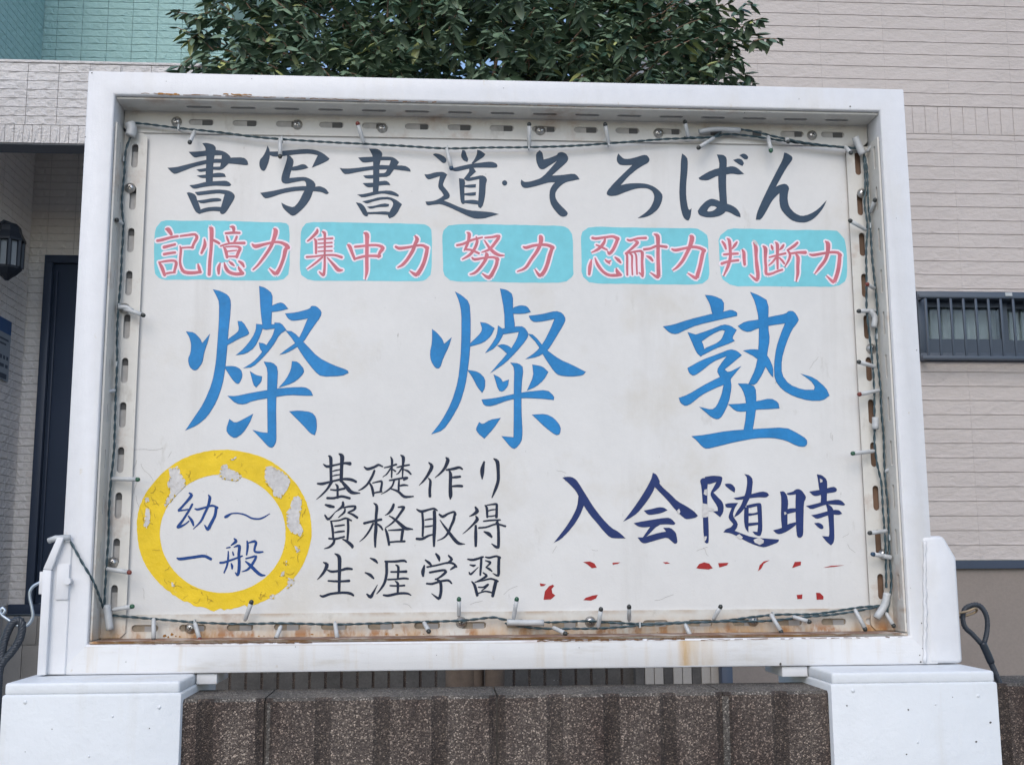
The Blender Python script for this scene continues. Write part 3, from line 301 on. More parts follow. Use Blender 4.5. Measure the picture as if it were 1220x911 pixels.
FRAG = [
(630, 640, 5, '65,272 103,278 90,288 70,290'),
(630, 640, 5, '88,370 96,320 120,290 142,280 152,288 136,305 140,330 158,344 132,368'),
(630, 640, 5, '325,145 365,142 392,155 405,178 375,182 350,160'),
(630, 640, 5, '325,372 370,375 400,362 412,340 380,345 340,358'),
(630, 640, 5, '498,150 545,147 530,156 500,162'),
(630, 640, 5, '798,147 825,146 842,154 815,156'),
(630, 640, 5, '998,182 1015,158 1045,147 1075,155 1096,182 1070,190 1020,186'),
(630, 640, 5, '1128,152 1190,150 1180,165 1135,178'),
(850, 630, 5, '485,195 522,193 520,214 468,232'),
(850, 630, 5, '266,250 275,215 300,192 335,184 300,205 285,235'),
(850, 630, 5, '496,392 530,388 528,415 500,416'),
(850, 630, 5, '612,378 635,380 656,400 655,418 615,420'),
(850, 630, 5, '655,229 700,218 780,214 720,224'),
]
PEEL = [
(150, 520, 5, '255,190 310,175 330,225 355,260 355,292 310,335 235,420 228,402 265,330 245,280 262,230'),
(150, 520, 5, '570,170 600,165 620,195 660,205 690,235 660,265 570,250 555,225'),
(150, 520, 5, '830,180 870,175 930,205 970,240 980,270 960,320 920,368 880,352 870,310 830,270 825,240'),
(150, 520, 5, '1000,360 1025,350 1048,370 1045,430 1030,490 1055,560 1040,595 985,570 960,530 955,450 975,430 985,390'),
(150, 520, 5, '120,425 145,430 142,510 125,545 105,530'),
(150, 520, 5, '1005,650 1030,655 1040,680 1015,690'),
(150, 520, 5, '925,805 945,800 940,830 920,830'),
(150, 520, 5, '965,840 1000,845 1002,870 960,905'),
(150, 520, 5, '618,140 655,118 660,124 640,140'),
(150, 520, 5, '110,365 135,360 140,385 118,392'),
(150, 520, 5, '855,940 885,940 880,965 860,962'),
(150, 520, 5, '945,738 960,738 955,768'),
(150, 520, 5, '270,868 290,870 288,895 272,890'),
(825, 560, 10, '118,390 180,400 190,440 260,460 240,490 190,480 195,552 118,562'),
(825, 560, 10, '730,825 790,800 850,830 850,860 800,890 740,860'),
(825, 560, 10, '520,780 560,760 600,800 570,825'),
(825, 560, 10, '140,785 175,790 165,830 138,855'),
(735, 555, 10, '718,530 740,510 760,545 740,578'),
(825, 560, 10, '145,230 175,225 172,300 135,285'),
(905, 560, 10, '720,95 745,110 750,140 725,145'),
(905, 560, 10, '290,500 310,495 320,515 300,528'),
(850, 262, 10, '465,235 500,245 528,268 525,310 490,290'),
]
# ------------------------------------------------------------------ more materials
def aggregate(name, dark, light, streak):
    m = bpy.data.materials.new(name); m.use_nodes = True; n = m.node_tree.nodes; l = m.node_tree.links
    b = n['Principled BSDF']; b.inputs['Roughness'].default_value = .85
    P = n.new('ShaderNodeNewGeometry').outputs['Position']
    v = n.new('ShaderNodeTexVoronoi'); v.inputs['Scale'].default_value = 540; l.new(P, v.inputs['Vector'])
    r = n.new('ShaderNodeValToRGB'); sp = n.new('ShaderNodeSeparateColor'); l.new(v.outputs['Color'], sp.inputs[0]); l.new(sp.outputs[0], r.inputs[0])
    e = r.color_ramp.elements; e[0].color = (*dark, 1); e[1].color = (*light, 1); e[1].position = 1
    x = e.new(.45); x.color = (*[d * 1.6 for d in dark], 1); x = e.new(.82); x.color = (*[(d + q) / 2 * .6 for d, q in zip(dark, light)], 1)
    mx = n.new('ShaderNodeMix'); mx.data_type = 'RGBA'; mx.blend_type = 'MULTIPLY'; mx.inputs[0].default_value = 1
    rp = n.new('ShaderNodeValToRGB'); t = n.new('ShaderNodeTexNoise'); t.inputs['Scale'].default_value = 9; t.inputs['Detail'].default_value = 6
    mp = n.new('ShaderNodeMapping'); mp.inputs['Scale'].default_value = (1.6, 1, .5); l.new(P, mp.inputs[0]); l.new(mp.outputs[0], t.inputs['Vector']); l.new(t.outputs[0], rp.inputs[0])
    rp.color_ramp.elements[0].position = .35; rp.color_ramp.elements[0].color = (*streak, 1); rp.color_ramp.elements[1].position = .62; rp.color_ramp.elements[1].color = (1.15, 1.1, 1.05, 1)
    l.new(r.outputs[0], mx.inputs[6]); l.new(rp.outputs[0], mx.inputs[7]); l.new(mx.outputs[2], b.inputs['Base Color'])
    bn = n.new('ShaderNodeBump'); bn.inputs['Strength'].default_value = .8; bn.inputs['Distance'].default_value = .003
    l.new(v.outputs['Distance'], bn.inputs['Height']); bn.invert = True; l.new(bn.outputs[0], b.inputs['Normal'])
    return m
M['agg'] = aggregate('washed pebble concrete', (.050, .041, .037), (.42, .36, .31), (.50, .40, .37))
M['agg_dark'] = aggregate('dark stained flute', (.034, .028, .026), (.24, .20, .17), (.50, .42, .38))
M['agg_top'] = aggregate('rough pebble top', (.06, .055, .05), (.42, .39, .35), (.6, .6, .6))
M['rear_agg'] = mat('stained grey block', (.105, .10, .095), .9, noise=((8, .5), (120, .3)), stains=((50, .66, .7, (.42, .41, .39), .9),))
def glass_mat():
    m = bpy.data.materials.new('window glass'); m.use_nodes = True; n = m.node_tree.nodes; l = m.node_tree.links
    n.remove(n['Principled BSDF']); g = n.new('ShaderNodeBsdfGlossy'); g.inputs['Roughness'].default_value = .03
    t = n.new('ShaderNodeBsdfTransparent'); t.inputs[0].default_value = (.9, .93, .94, 1); mx = n.new('ShaderNodeMixShader')
    f = n.new('ShaderNodeFresnel'); f.inputs[0].default_value = 1.5
    l.new(f.outputs[0], mx.inputs[0]); l.new(t.outputs[0], mx.inputs[1]); l.new(g.outputs[0], mx.inputs[2]); l.new(mx.outputs[0], n['Material Output'].inputs[0]); return m
M['glass'] = glass_mat()
def leaf_mat(name, a, b_):
    m = bpy.data.materials.new(name); m.use_nodes = True; n = m.node_tree.nodes; l = m.node_tree.links
    b = n['Principled BSDF']; b.inputs['Roughness'].default_value = .33; b.inputs['Specular IOR Level'].default_value = .7
    g = n.new('ShaderNodeNewGeometry'); r = n.new('ShaderNodeValToRGB')
    l.new(g.outputs['Random Per Island'], r.inputs[0])
    r.color_ramp.elements[0].color = (*a, 1); r.color_ramp.elements[1].color = (*b_, 1)
    x = r.color_ramp.elements.new(.93); x.color = (b_[0]*1.1, b_[1]*1.05, b_[2], 1)
    r.color_ramp.elements[-1].color = (b_[0]*2.4, b_[1]*1.8, b_[2]*1.0, 1)
    l.new(r.outputs[0], b.inputs['Base Color']); return m
M['leaf'] = leaf_mat('dark evergreen leaf', (.052, .112, .076), (.20, .285, .185))

# ------------------------------------------------------------------ ground
g = MB(); g.box((-150, -150, -1.58), (150, 150, -1.38)); o = g.build('ground', M['asphalt']); tag(o, kind='structure')
g = MB(); g.box((-30, -2.6, -1.379), (30, -0.14, -1.27)); o = g.build('pavement', M['paving']); tag(o, kind='structure')

# ------------------------------------------------------------------ flat print from traced strokes
PY0 = -0.10                                 # front face of the pillars
BY = 0.062                                  # front face of the painted board
def cdt_fill(faces, holes=()):
    """union of 2D polygons minus holes -> verts, triangles"""
    vs = []; es = []
    for p in list(faces) + list(holes):
        n = len(vs); vs += [Vector(q) for q in p]; es += [(n + i, n + (i+1) % len(p)) for i in range(len(p))]
    V, E, F, *_ = delaunay_2d_cdt(vs, es, [], 0, 1e-7)
    V = np.array([(v.x, v.y) for v in V]); F = np.array([f for f in F if len(f) == 3])
    C = V[F].mean(1)
    def inside(poly):
        p = np.array(poly); q = np.roll(p, -1, 0); lo = p.min(0); hi = p.max(0); r = np.zeros(len(C), bool)
        k = np.where((C[:,0] >= lo[0]) & (C[:,0] <= hi[0]) & (C[:,1] >= lo[1]) & (C[:,1] <= hi[1]))[0]
        if not len(k): return r
        c = C[k]; wn = np.zeros(len(k), int)
        for (x0, y0), (x1, y1) in zip(p, q):
            s = (x1-x0) * (c[:,1]-y0) - (c[:,0]-x0) * (y1-y0)
            wn += ((y0 <= c[:,1]) & (y1 > c[:,1]) & (s > 0)).astype(int); wn -= ((y0 > c[:,1]) & (y1 <= c[:,1]) & (s < 0)).astype(int)
        r[k] = wn != 0; return r
    keep = np.zeros(len(F), bool)
    for p in faces: keep |= inside(p)
    for p in holes: keep &= ~inside(p)
    return V, F[keep]
def area(p):
    a = np.array(p); b = np.roll(a, -1, 0); return .5 * float((a[:,0]*b[:,1] - b[:,0]*a[:,1]).sum())
def grow(p, d):
    """polygon moved outward by d"""
    a = np.array(p, float)
    if area(p) < 0: a = a[::-1]
    e = np.roll(a, -1, 0) - a; L = np.maximum(np.hypot(e[:,0], e[:,1]), 1e-6)[:,None]; nrm = np.stack([e[:,1], -e[:,0]], 1) / L
    m = nrm + np.roll(nrm, 1, 0); m /= np.maximum((m**2).sum(1), .7)[:,None] / 2
    return [tuple(q) for q in a + m * d]
def soften(p, t=.22):
    out = []
    for i in range(len(p)):
        a = np.array(p[i-1], float); b = np.array(p[i], float); c = np.array(p[(i+1) % len(p)], float)
        u = (b-a) / max(np.linalg.norm(b-a), 1e-6); v = (c-b) / max(np.linalg.norm(c-b), 1e-6)
        if u @ v < .25: out.append(tuple(b))            # brush tips stay sharp
        else: out += [tuple(b + (a-b)*t), tuple(b + (c-b)*t)]
    return out
def brush(pts, d):
    """polygons of one brush stroke given (x, y, width) points, widened by d"""
    P = spline(pts, 4); out = []
    for (x, y, wd) in pts[(0 if pts[0][2] > 12 else 1):(None if pts[-1][2] > 12 else -1)] or pts:
        r = max(wd / 2, 2) + d
        out.append([(x + r*math.cos(k*math.pi/6 + .26)*1.0, y + r*math.sin(k*math.pi/6 + .26)) for k in range(12)])
    for (x0, y0, w0), (x1, y1, w1) in zip(P, P[1:]):
        dx, dy = x1-x0, y1-y0; L = math.hypot(dx, dy)
        if L < 1e-6: continue
        nx, ny = -dy/L, dx/L; a = max(w0/2, 1.5) + d; b = max(w1/2, 1.5) + d; ex, ey = dx/L*.8, dy/L*.8
        out.append([(x0+nx*a-ex, y0+ny*a-ey), (x1+nx*b+ex, y1+ny*b+ey), (x1-nx*b+ex, y1-ny*b+ey), (x0-nx*a-ex, y0-ny*a-ey)])
    return out
def board_verts(V, x0, y0, s, lift):
    r = []
    for (x, y) in V: p = at(x0 + x/s, y0 + y/s, BY - lift); r.append((p.x, p.y, p.z))
    return r
def glyph_polys(strokes, d):
    out = []
    for st in strokes:
        if len(st[0]) == 2:
            q = soften(st); out.append(grow(q, d) if d else q)
        else: out += brush(st, d)
    return out

# ------------------------------------------------------------------ the signboard
Wf, Hf = 1.35, 0.9483
sign = empty('signboard', (Wf/2, 0.03, 0.0), 'white steel framed signboard hand painted with blue calligraphy, standing on two white pillars', 'sign')
PW = 0.0435; TR = 0.0395; BR_ = 0.0435; DEP = 0.074
def wob(mb, name, m, bevel=.0025):  return mb.build(name, m, sign, bevel=bevel)
def frame_ring():
    o4 = [(0, 0), (Wf, 0), (Wf, Hf), (0, Hf)]; i4 = [(PW, BR_), (Wf-PW, BR_), (Wf-PW, Hf-TR), (PW, Hf-TR)]
    vs = [(x, y, z) for y in (0, DEP) for q in (o4, i4) for x, z in q]; m = MB(); fs = []; mi = []
    for k in range(4):
        j = (k+1) % 4; w_ = 1 if k == 0 else 0
        for f in ((k, j, 4+j, 4+k), (8+k, 12+k, 12+j, 8+j), (k, 8+k, 8+j, j), (4+k, 4+j, 12+j, 12+k)): fs.append(f); mi.append(w_)
    m.v, m.f, m.m = vs, fs, mi
    return m.build('frame', [M['white_paint'], M['white_rail']], sign, bevel=.003, seg=2)
frame_ring()
# side brackets: the left one an open channel, the right one closed
zl = at(76, 640, 0).z; zs = at(54, 678, 0).z; xl = at(48, 790, 0).x
def bracket(x_out, x_in, x_top, ztop, zside, yf, open_):
    prof = [(x_out, .001), (x_out, zside), (x_top, ztop), (x_in, ztop), (x_in, .001)]
    m = MB(); m.prism(prof, yf, DEP-.004); m.build('side_bracket', M['white_paint'], sign, bevel=.0015 if open_ else .0065, seg=1 if open_ else 3)
    if open_:
        t = .0125
        m = MB(); m.prism([(x_out, .0015), (x_out+t, .0015), (x_out+t, zside-.001), (x_out, zside)], yf-.010, yf+.001)
        m.prism([(x_out, zside+.0004), (x_out+t, zside-.0006), (x_top+t*.8, ztop), (x_top, ztop)], yf-.010, yf+.001); m.build('bracket_lip', M['white_paint'], sign, bevel=.0012)
        m = MB(); m.prism([(x_top+t*.8+.0004, ztop-.006), (x_in-.002, ztop-.006), (x_in-.002, ztop), (x_top+t*.8+.0004, ztop)], yf-.004, yf+.001); m.build('bracket_lip', M['white_paint'], sign)
bracket(xl, at(82, 720, -.003).x, at(71, 642).x, zl, zs, -.0025, True)
bracket(at(1147.5, 790).x, at(1102, 720, 0).x, at(1124, 638).x, at(1112, 638).z, at(1139, 664).z, -.0014, False)
wb = MB(); zz = [at(1100, y_, -.003) for y_ in range(660, 790, 6)]
for k, p in enumerate(zz): pass
wb.tube([(at(1101.5, y_, 0).x + random.uniform(-.001, .001), -.0015, at(1101, y_, 0).z) for y_ in range(644, 792, 5)], [.0028 + random.uniform(-.0008, .0010) for _ in range(644, 792, 5)], 6)
wb.build('weld_bead', M['white_paint'], sign, smooth=True)
a = at(68, 672, -.005); b = at(81, 714, -.005)
m = MB(); m.box((a.x, -.0055, b.z), (b.x, -.002, a.z)); m.build('latch_plate', M['white_paint'], sign, bevel=.0012)
a = at(80, 692, -.012); m = MB(); m.tube([a, (a.x, -.002, a.z)], .0052, 10); m.build('stud', M['white_paint'], sign, smooth=False)
# slotted angle irons: one flange on the board, one inside the frame
FY = BY - .0035                              # front of the board flange
FWD = .041; SIDE = .052
X0, X1, Z0, Z1 = PW, Wf-PW, BR_, Hf-TR
def slotted(L, Wd, centres, sl, sw, chamfer=0):
    outer = [(chamfer, 0), (L-chamfer, 0), (L, chamfer), (L, Wd), (0, Wd), (0, chamfer)] if chamfer else [(0,0), (L,0), (L,Wd), (0,Wd)]
    hs = []
    for (c, v) in centres:
        h = []; r = sw/2
        for k in range(7): t = -math.pi/2 + k*math.pi/6; h.append((c + sl/2 - r + r*math.cos(t), v + r*math.sin(t)))
        for k in range(7): t = math.pi/2 + k*math.pi/6; h.append((c - sl/2 + r + r*math.cos(t), v + r*math.sin(t)))
        hs.append(h)
    V, F = cdt_fill([outer], hs); return V, F
def slab(mb, V, F, T, thick):
    """thicken a flat sheet; T maps (u, v, depth) to the world"""
    n = len(V); ed = {}
    for f in F:
        for i in range(3):
            e = (int(f[i]), int(f[(i+1) % 3])); ed[e] = ed.get(e, 0) + 1
    fs = [tuple(int(i) for i in f) for f in F] + [tuple(int(i) + n for i in f[::-1]) for f in F]
    fs += [(a_, b_, b_+n, a_+n) for (a_, b_) in ed if (b_, a_) not in ed]
    mb.add([T(u, v, 0) for u, v in V] + [T(u, v, thick) for u, v in V], fs)
PT = .0716
def zat(y, x): return at(x, y, FY).z
cx_top = [at(445.4, 150, FY).x + PT*k for k in range(-4, 13)]
czl = [zat(186.5, 155) - PT*k for k in range(0, 12)]
cx_bot = [at(172, 747, FY).x + .0728*k for k in range(0, 18)]
czr = [zat(196, 1030) - PT*k for k in range(0, 12)]
tL = X1-X0; tH = Z1-Z0; g3 = .0009
def angle_iron(name_u):
    mb = MB()
    if name_u == 'top':
        V, F = slotted(tL-2*g3, FWD, [(x-X0, .0195) for x in cx_top if X0+.02 < x < X1-.02], .041, .0105, .008)
        slab(mb, V, F, lambda u, v, d: (X0+g3+u, FY + d, Z1 - FWD + v), .003)
        V, F = slotted(tL-2*g3, SIDE-.002, [(x-X0, .022) for x in cx_top if X0+.02 < x < X1-.02], .041, .0085)
        slab(mb, V, F, lambda u, v, d: (X0+g3+u, FY - v, Z1 - g3 - .003 + d), .003)
    if name_u == 'bottom':
        V, F = slotted(tL-2*g3, FWD, [(x-X0, .021) for x in cx_bot if X0+.02 < x < X1-.02], .041, .0105, .008)
        slab(mb, V, F, lambda u, v, d: (X0+g3+u, FY + d, Z0 + FWD - v), .003)
        V, F = slotted(tL-2*g3, SIDE-.002, [], .041, .0085)
        slab(mb, V, F, lambda u, v, d: (X0+g3+u, FY - v, Z0 + g3 + d), .003)
    zz0 = Z0 + .006; zz1 = Z1 - FWD - .002
    if name_u in ('left', 'right'):
        cs = czl if name_u == 'left' else czr
        V, F = slotted(zz1-zz0, FWD-.002, [(z-zz0, .0195) for z in cs if zz0+.02 < z < zz1-.02], .041, .0105, .008)
        if name_u == 'left':
            slab(mb, V, F, lambda u, v, d: (X0 + FWD - v, FY - .0035 + d, zz0 + u), .003)
            V, F = slotted(zz1-zz0, SIDE-.007, [(z-zz0, .022) for z in cs if zz0+.02 < z < zz1-.02], .030, .004)
            slab(mb, V, F, lambda u, v, d: (X0 + g3 + d, FY - .0035 - v, zz0 + u), .003)
        else:
            slab(mb, V, F, lambda u, v, d: (X1 - FWD + v, FY - .0035 + d, zz0 + u), .003)
            V, F = slotted(zz1-zz0, SIDE-.007, [(z-zz0, .030) for z in cs if zz0+.02 < z < zz1-.02], .041, .0075)
            slab(mb, V, F, lambda u, v, d: (X1 - g3 - .003 + d, FY - .0035 - v, zz0 + u), .003)
    return mb.build('slotted_angle', M['angle_paint'], sign)
for s_ in ('top', 'bottom', 'left', 'right'): angle_iron(s_)
# packing seen through the slots: board edge, shade-coloured sheet, brown timber on the right
m = MB(); m.box((X0+.0005, BY+.0065, Z0+.0005), (X1-.0005, BY+.009, Z1-.0005)); m.build('backing_sheet', M['slot_shade'], sign)
m = MB(); m.box((X1-.040, BY-.0003, Z0+.05), (X1-.003, BY+.006, Z1-.05)); m.build('timber_packing', M['slot_wood'], sign)
m = MB(); m.box((X0+.012, BY, Z0+.010), (X1-.012, BY+.0035, Z1-.0195+.002)); board = m.build('board', M['board'], sign)
# thin sheets toning the slots: shade as dark colour, board dirt as brown
def slot_sheet(p0, p1, mm):
    m = MB(); m.box(p0, p1); m.build('slot_shade_grime', mm, sign)
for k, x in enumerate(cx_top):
    if X0+.03 < x < X1-.03: slot_sheet((x+.002+(k%3)*.002, BY-.0012, Z1-FWD+.0150), (x+.019, BY-.0002, Z1-FWD+.0242), M['slot_shade'])
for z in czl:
    if Z0+.03 < z < Z1-.03: slot_sheet((X0+FWD-.0245, BY-.0012, z+.009), (X0+FWD-.0145, BY-.0002, z+.020), M['slot_shade'])
for x in cx_top:
    if X0+.03 < x < X1-.03: slot_sheet((x-.0205, BY-.0009, Z1-FWD+.0140), (x+.0205, BY-.00015, Z1-FWD+.0250), M['slot_pale'])
for z in czl:
    if Z0+.03 < z < Z1-.03: slot_sheet((X0+FWD-.0252, BY-.0009, z-.0205), (X0+FWD-.0138, BY-.00015, z+.0205), M['slot_pale'])
slot_sheet((X0+.01, FY-SIDE+.002, Z1-.0008), (X1-.01, FY-.002, Z1-.0001), M['slot_shade'])  # dark strips painting shade into the inner flange slots
slot_sheet((X0+.0001, FY-SIDE+.004, Z0+.02), (X0+.0008, FY-.006, Z1-.05), M['slot_shade']); slot_sheet((X1-.0008, FY-SIDE+.004, Z0+.02), (X1-.0001, FY-.006, Z1-.05), M['slot_shade'])
for x in cx_bot:
    if X0+.03 < x < X1-.03:
        slot_sheet((x-.0205, BY-.0010, Z0+FWD-.0265), (x+.0205, BY-.0002, Z0+FWD-.0155), M['slot_grime_shade']); slot_sheet((x+.000, BY-.0018, Z0+FWD-.0262), (x+.018, BY-.0011, Z0+FWD-.0180), M['slot_mid'])

# plaques, ring, characters
def print_part(name, layers, x0, y0, s, label, mats, lifts):
    vs = []; fs = []; mi = []
    for li, (faces, holes) in enumerate(layers):
        V, F = cdt_fill(faces, holes); n = len(vs); vs += board_verts(V, x0, y0, s, lifts[li])
        for f in F:
            a_, b_, c_ = (int(i) for i in f)
            fs.append((a_+n, b_+n, c_+n)); mi.append(li)
    me = bpy.data.meshes.new(name); me.from_pydata(vs, [], fs); me.update()
    for mm in mats: me.materials.append(mm)
    me.polygons.foreach_set('material_index', mi)
    if len(me.polygons) and me.polygons[0].normal.y > 0: me.flip_normals()
    o = link(name, me, board)
    if label: o['label'] = label
    return o
def pts2(t): return [tuple(float(v) for v in p.split(',')) for p in t.split()]
for (x0, y0, s, t), wd in zip(PLAQ, ('記憶力', '集中力', '努力', '忍耐力', '判断力')):
    p = pts2(t); a = soften(p, .18)
    # hand cut edge: a slight waver
    q = []
    for i in range(len(a)):
        x_, y_ = a[i]; x2, y2 = a[(i+1) % len(a)]; k = max(1, int(math.hypot(x2-x_, y2-y_) / 60))
        q += [(x_+(x2-x_)*j/k + random.uniform(-2.5, 2.5), y_+(y2-y_)*j/k + random.uniform(-2.5, 2.5)) for j in range(k)]
    print_part('painted_plaque', [([q], [])], x0, y0, s, 'turquoise painted plaque behind the red characters ' + wd, [M['cyan']], [.0002])
def ring(cx, cy, rx, ry, n, amp, seed):
    rg = random.Random(seed); ph = [rg.uniform(0, 6.28) for _ in range(6)]
    return [(cx + (rx + amp*sum(math.sin((k+2)*t*1.7 + ph[k])*(.6 if k < 3 else .3) for k in range(6))*.5 + rg.uniform(-amp, amp)*.35)*math.cos(t),
             cy + (ry + amp*sum(math.cos((k+2)*t*1.7 + ph[k])*(.6 if k < 3 else .3) for k in range(6))*.5 + rg.uniform(-amp, amp)*.35)*math.sin(t)) for t in [2*math.pi*i/n for i in range(n)]]
ro = ring(267.0, 630.8, 104.3, 95.5, 160, .9, 3); ri = ring(265.6, 635.4, 74.8, 70.5, 120, .35, 5)
# torn lower edge
ro = [(x, y - (random.uniform(0, 3.2) if 262 < x < 292 and y > 700 else 0) + (random.uniform(-1.2, 2) if x < 262 and y > 705 else 0)) for x, y in ro]
print_part('painted_ring', [([ro], [ri])], 0, 0, 1, 'cracked yellow painted ring with paint flaked away', [M['yellow']], [.0003])
NAMES = {'slate': 'slate blue', 'sky': 'bright blue', 'red': 'faded red, pale outlined', 'ink': 'blue black', 'blue': 'mid blue', 'navy': 'navy'}
seen = {}
for ch, colr, x0, y0, s, strokes in GLYPHS:
    rim = {'slate': .55, 'sky': .6, 'red': 2.0, 'ink': .28, 'blue': .25, 'navy': .45}[colr] * s
    sh = {'slate': -.25, 'sky': -.25, 'red': .1, 'ink': -.25, 'blue': -.15, 'navy': -.2}[colr] * s
    inner = glyph_polys(strokes, sh); outer = glyph_polys(strokes, rim + sh)
    k = seen.get((ch, colr), 0); seen[(ch, colr)] = k + 1
    lab = '%s painted character %s' % (NAMES[colr], ch)
    print_part('painted_character', [(outer, []), (inner, [])], x0, y0, s, lab, [M[colr+'_rim'], M[colr]], [.0004, .0007])
for x0, y0, s, t in FRAG:
    print_part('red_paint_remnant', [([pts2(t)], [])], x0, y0, s, 'deep red remnant of a painted figure', [M['deep_red']], [.0005])
for i, (x0, y0, s, t) in enumerate(PEEL):
    p = pts2(t); q = []
    for j in range(len(p)):
        (xa, ya), (xb, yb) = p[j], p[(j+1) % len(p)]; k = max(1, int(math.hypot(xb-xa, yb-ya) / (3.2*s)))
        q += [(xa+(xb-xa)*u/k + random.uniform(-.35, .35)*s, ya+(yb-ya)*u/k + random.uniform(-.35, .35)*s) for u in range(k)]
    print_part('peeled_patch', [([q], [])], x0, y0, s, None, [M['peel']], [.0010])
# hairline cracks and chips in the board paint
ck = MB()
def crack(px, py, L, ang, n=9, wd=.35):
    x, y = px, py; pl = [(x, y)]
    for i in range(n): ang += random.uniform(-.28, .28); x += L/n*math.cos(ang); y += L/n*math.sin(ang); pl.append((x, y))
    for (xa, ya), (xb, yb) in zip(pl, pl[1:]):
        dx, dy = xb-xa, yb-ya; l_ = math.hypot(dx, dy); nx, ny = -dy/l_*wd/2, dx/l_*wd/2
        ck.add([at(xa+nx, ya+ny, BY-.0003), at(xb+nx*.6, yb+ny*.6, BY-.0003), at(xb-nx*.6, yb-ny*.6, BY-.0003), at(xa-nx, ya-ny, BY-.0003)], [(0, 1, 2, 3)])
for c_ in [(157, 536, 38, .05), (163, 548, 30, 1.6), (168, 552, 26, 1.5), (158, 590, 22, -1.2), (663, 560, 12, .3), (672, 566, 8, 1.2), (663, 650, 10, 1.8), (705, 654, 8, .5),
           (830, 656, 14, -.6), (838, 652, 12, .8), (1004, 640, 9, -1), (1010, 648, 14, 1.4), (975, 425, 18, 1.9), (990, 515, 8, 1.5), (992, 518, 7, 1.4), (166, 395, 10, 1.6), (164, 405, 9, 1.8),
           (780, 715, 24, .02), (560, 720, 16, -.3), (455, 735, 12, .1), (200, 545, 9, -1), (1018, 300, 30, 1.57), (170, 700, 14, 1.4), (162, 590, 40, 1.6), (600, 708, 20, -.6), (480, 719, 12, .02)]:
    crack(*c_)
o = ck.build('hairline_crack', M['crack'], board); o['kind'] = 'stuff'

# curled flakes and cracks on the ring, chips and rust on the frame
fl = MB(); fk = MB()
for i, (x0, y0, s, t) in enumerate(PEEL):
    if x0 != 150: continue
    p = pts2(t); cxm = sum(q[0] for q in p)/len(p); cym = sum(q[1] for q in p)/len(p)
    for j in range(len(p)):
        (xa, ya), (xb, yb) = p[j], p[(j+1) % len(p)]
        for k in range(max(1, int(math.hypot(xb-xa, yb-ya)/16))):
            if random.random() < .25: continue
            u = random.random(); x = xa+(xb-xa)*u; y = ya+(yb-ya)*u; ang = math.atan2(cym-y, cxm-x) + random.uniform(-.7, .7); L = random.uniform(4, 12); wd = random.uniform(4, 10)
            dx, dy = math.cos(ang), math.sin(ang); px_, py_ = -dy*wd/2, dx*wd/2
            P4 = [(x-dx*2+px_, y-dy*2+py_, .0012), (x-dx*2-px_, y-dy*2-py_, .0012), (x+dx*L*.5-px_*.8, y+dy*L*.5-py_*.8, .0017), (x+dx*L*.5+px_*.9, y+dy*L*.5+py_*.9, .0018), (x+dx*L-px_*.3, y+dy*L-py_*.3, .0032), (x+dx*L+px_*.5, y+dy*L+py_*.5, .0030)]
            fl.add([at(x0+a_/s, y0+b_/s, BY-l_) for a_, b_, l_ in P4], [(0, 1, 2, 3), (3, 2, 4, 5)])
o = fl.build('paint_flakes', M['yellow'], board); o['kind'] = 'stuff'
def ribbon(mb, pl, wd, Y):
    for (xa, ya), (xb, yb) in zip(pl, pl[1:]):
        dx, dy = xb-xa, yb-ya; l_ = math.hypot(dx, dy) + 1e-9; nx, ny = -dy/l_*wd/2, dx/l_*wd/2
        mb.add([at(xa+nx, ya+ny, Y), at(xb+nx, yb+ny, Y), at(xb-nx, yb-ny, Y), at(xa-nx, ya-ny, Y)], [(0, 1, 2, 3)])
for k in range(46):
    th = random.uniform(0, 2*math.pi); r1 = random.uniform(.76, .97); n_ = random.randint(3, 6); x, y = 266.3 + 104*r1*math.cos(th), 632.5 + 95.5*r1*math.sin(th); ang = random.uniform(0, 6.28); pl_ = [(x, y)]
    for _ in range(n_):
        ang += random.uniform(-.8, .8); x += 1.9*math.cos(ang); y += 1.9*math.sin(ang)
        e1 = ((x-267)/103)**2 + ((y-630.8)/94)**2; e2 = ((x-265.6)/76)**2 + ((y-635.4)/72)**2
        if e1 > 1 or e2 < 1: break
        pl_.append((x, y))
    if len(pl_) > 1: ribbon(fk, pl_, random.uniform(.25, .5), BY-.00095)
o = fk.build('paint_cracks', M['ring_crack'], board); o['kind'] = 'stuff'
ch = MB(); rs = MB()
def blob(mb, x, y, r, Y, n=7, sx=1, sy=1):
    p = [(x + r*sx*random.uniform(.6, 1.2)*math.cos(2*math.pi*k/n), y + r*sy*random.uniform(.6, 1.2)*math.sin(2*math.pi*k/n)) for k in range(n)]
    mb.add([at(a_, b_, Y) for a_, b_ in p], [tuple(range(n))])
for x, y, r in [(109.5, 87, .9), (1013, 127, 1.2), (930, 790.5, 1.7), (101.5, 163, .8), (1092, 417, .7), (952, 118, .5), (1098, 742, 1), (1097, 788, 1.2), (1096, 780, .8), (1099, 772, .7), (690, 771, .6), (150, 788, .7), (887, 134.5, .7), (180, 150, .001),
                (300, 94, .5), (198, 97, .6), (600, 105, .5), (84, 455, .6), (1068, 260, .5), (520, 780, .6), (352, 770, .5), (1104, 650, .6), (1085, 700, .5)]: blob(ch, x, y, r, -.0006)
for x, y, r in [(1009, 840, 1), (1082, 845, 1.2), (1163, 883, 1.3), (1180, 860, 1.6), (178, 867, .9), (62, 868, .7), (1080, 898, 1), (1135, 830, .7), (30, 895, .6)]: blob(ch, x, y, r, PY0-.0004)
o = ch.build('paint_chips', M['chip'], sign); o['kind'] = 'stuff'
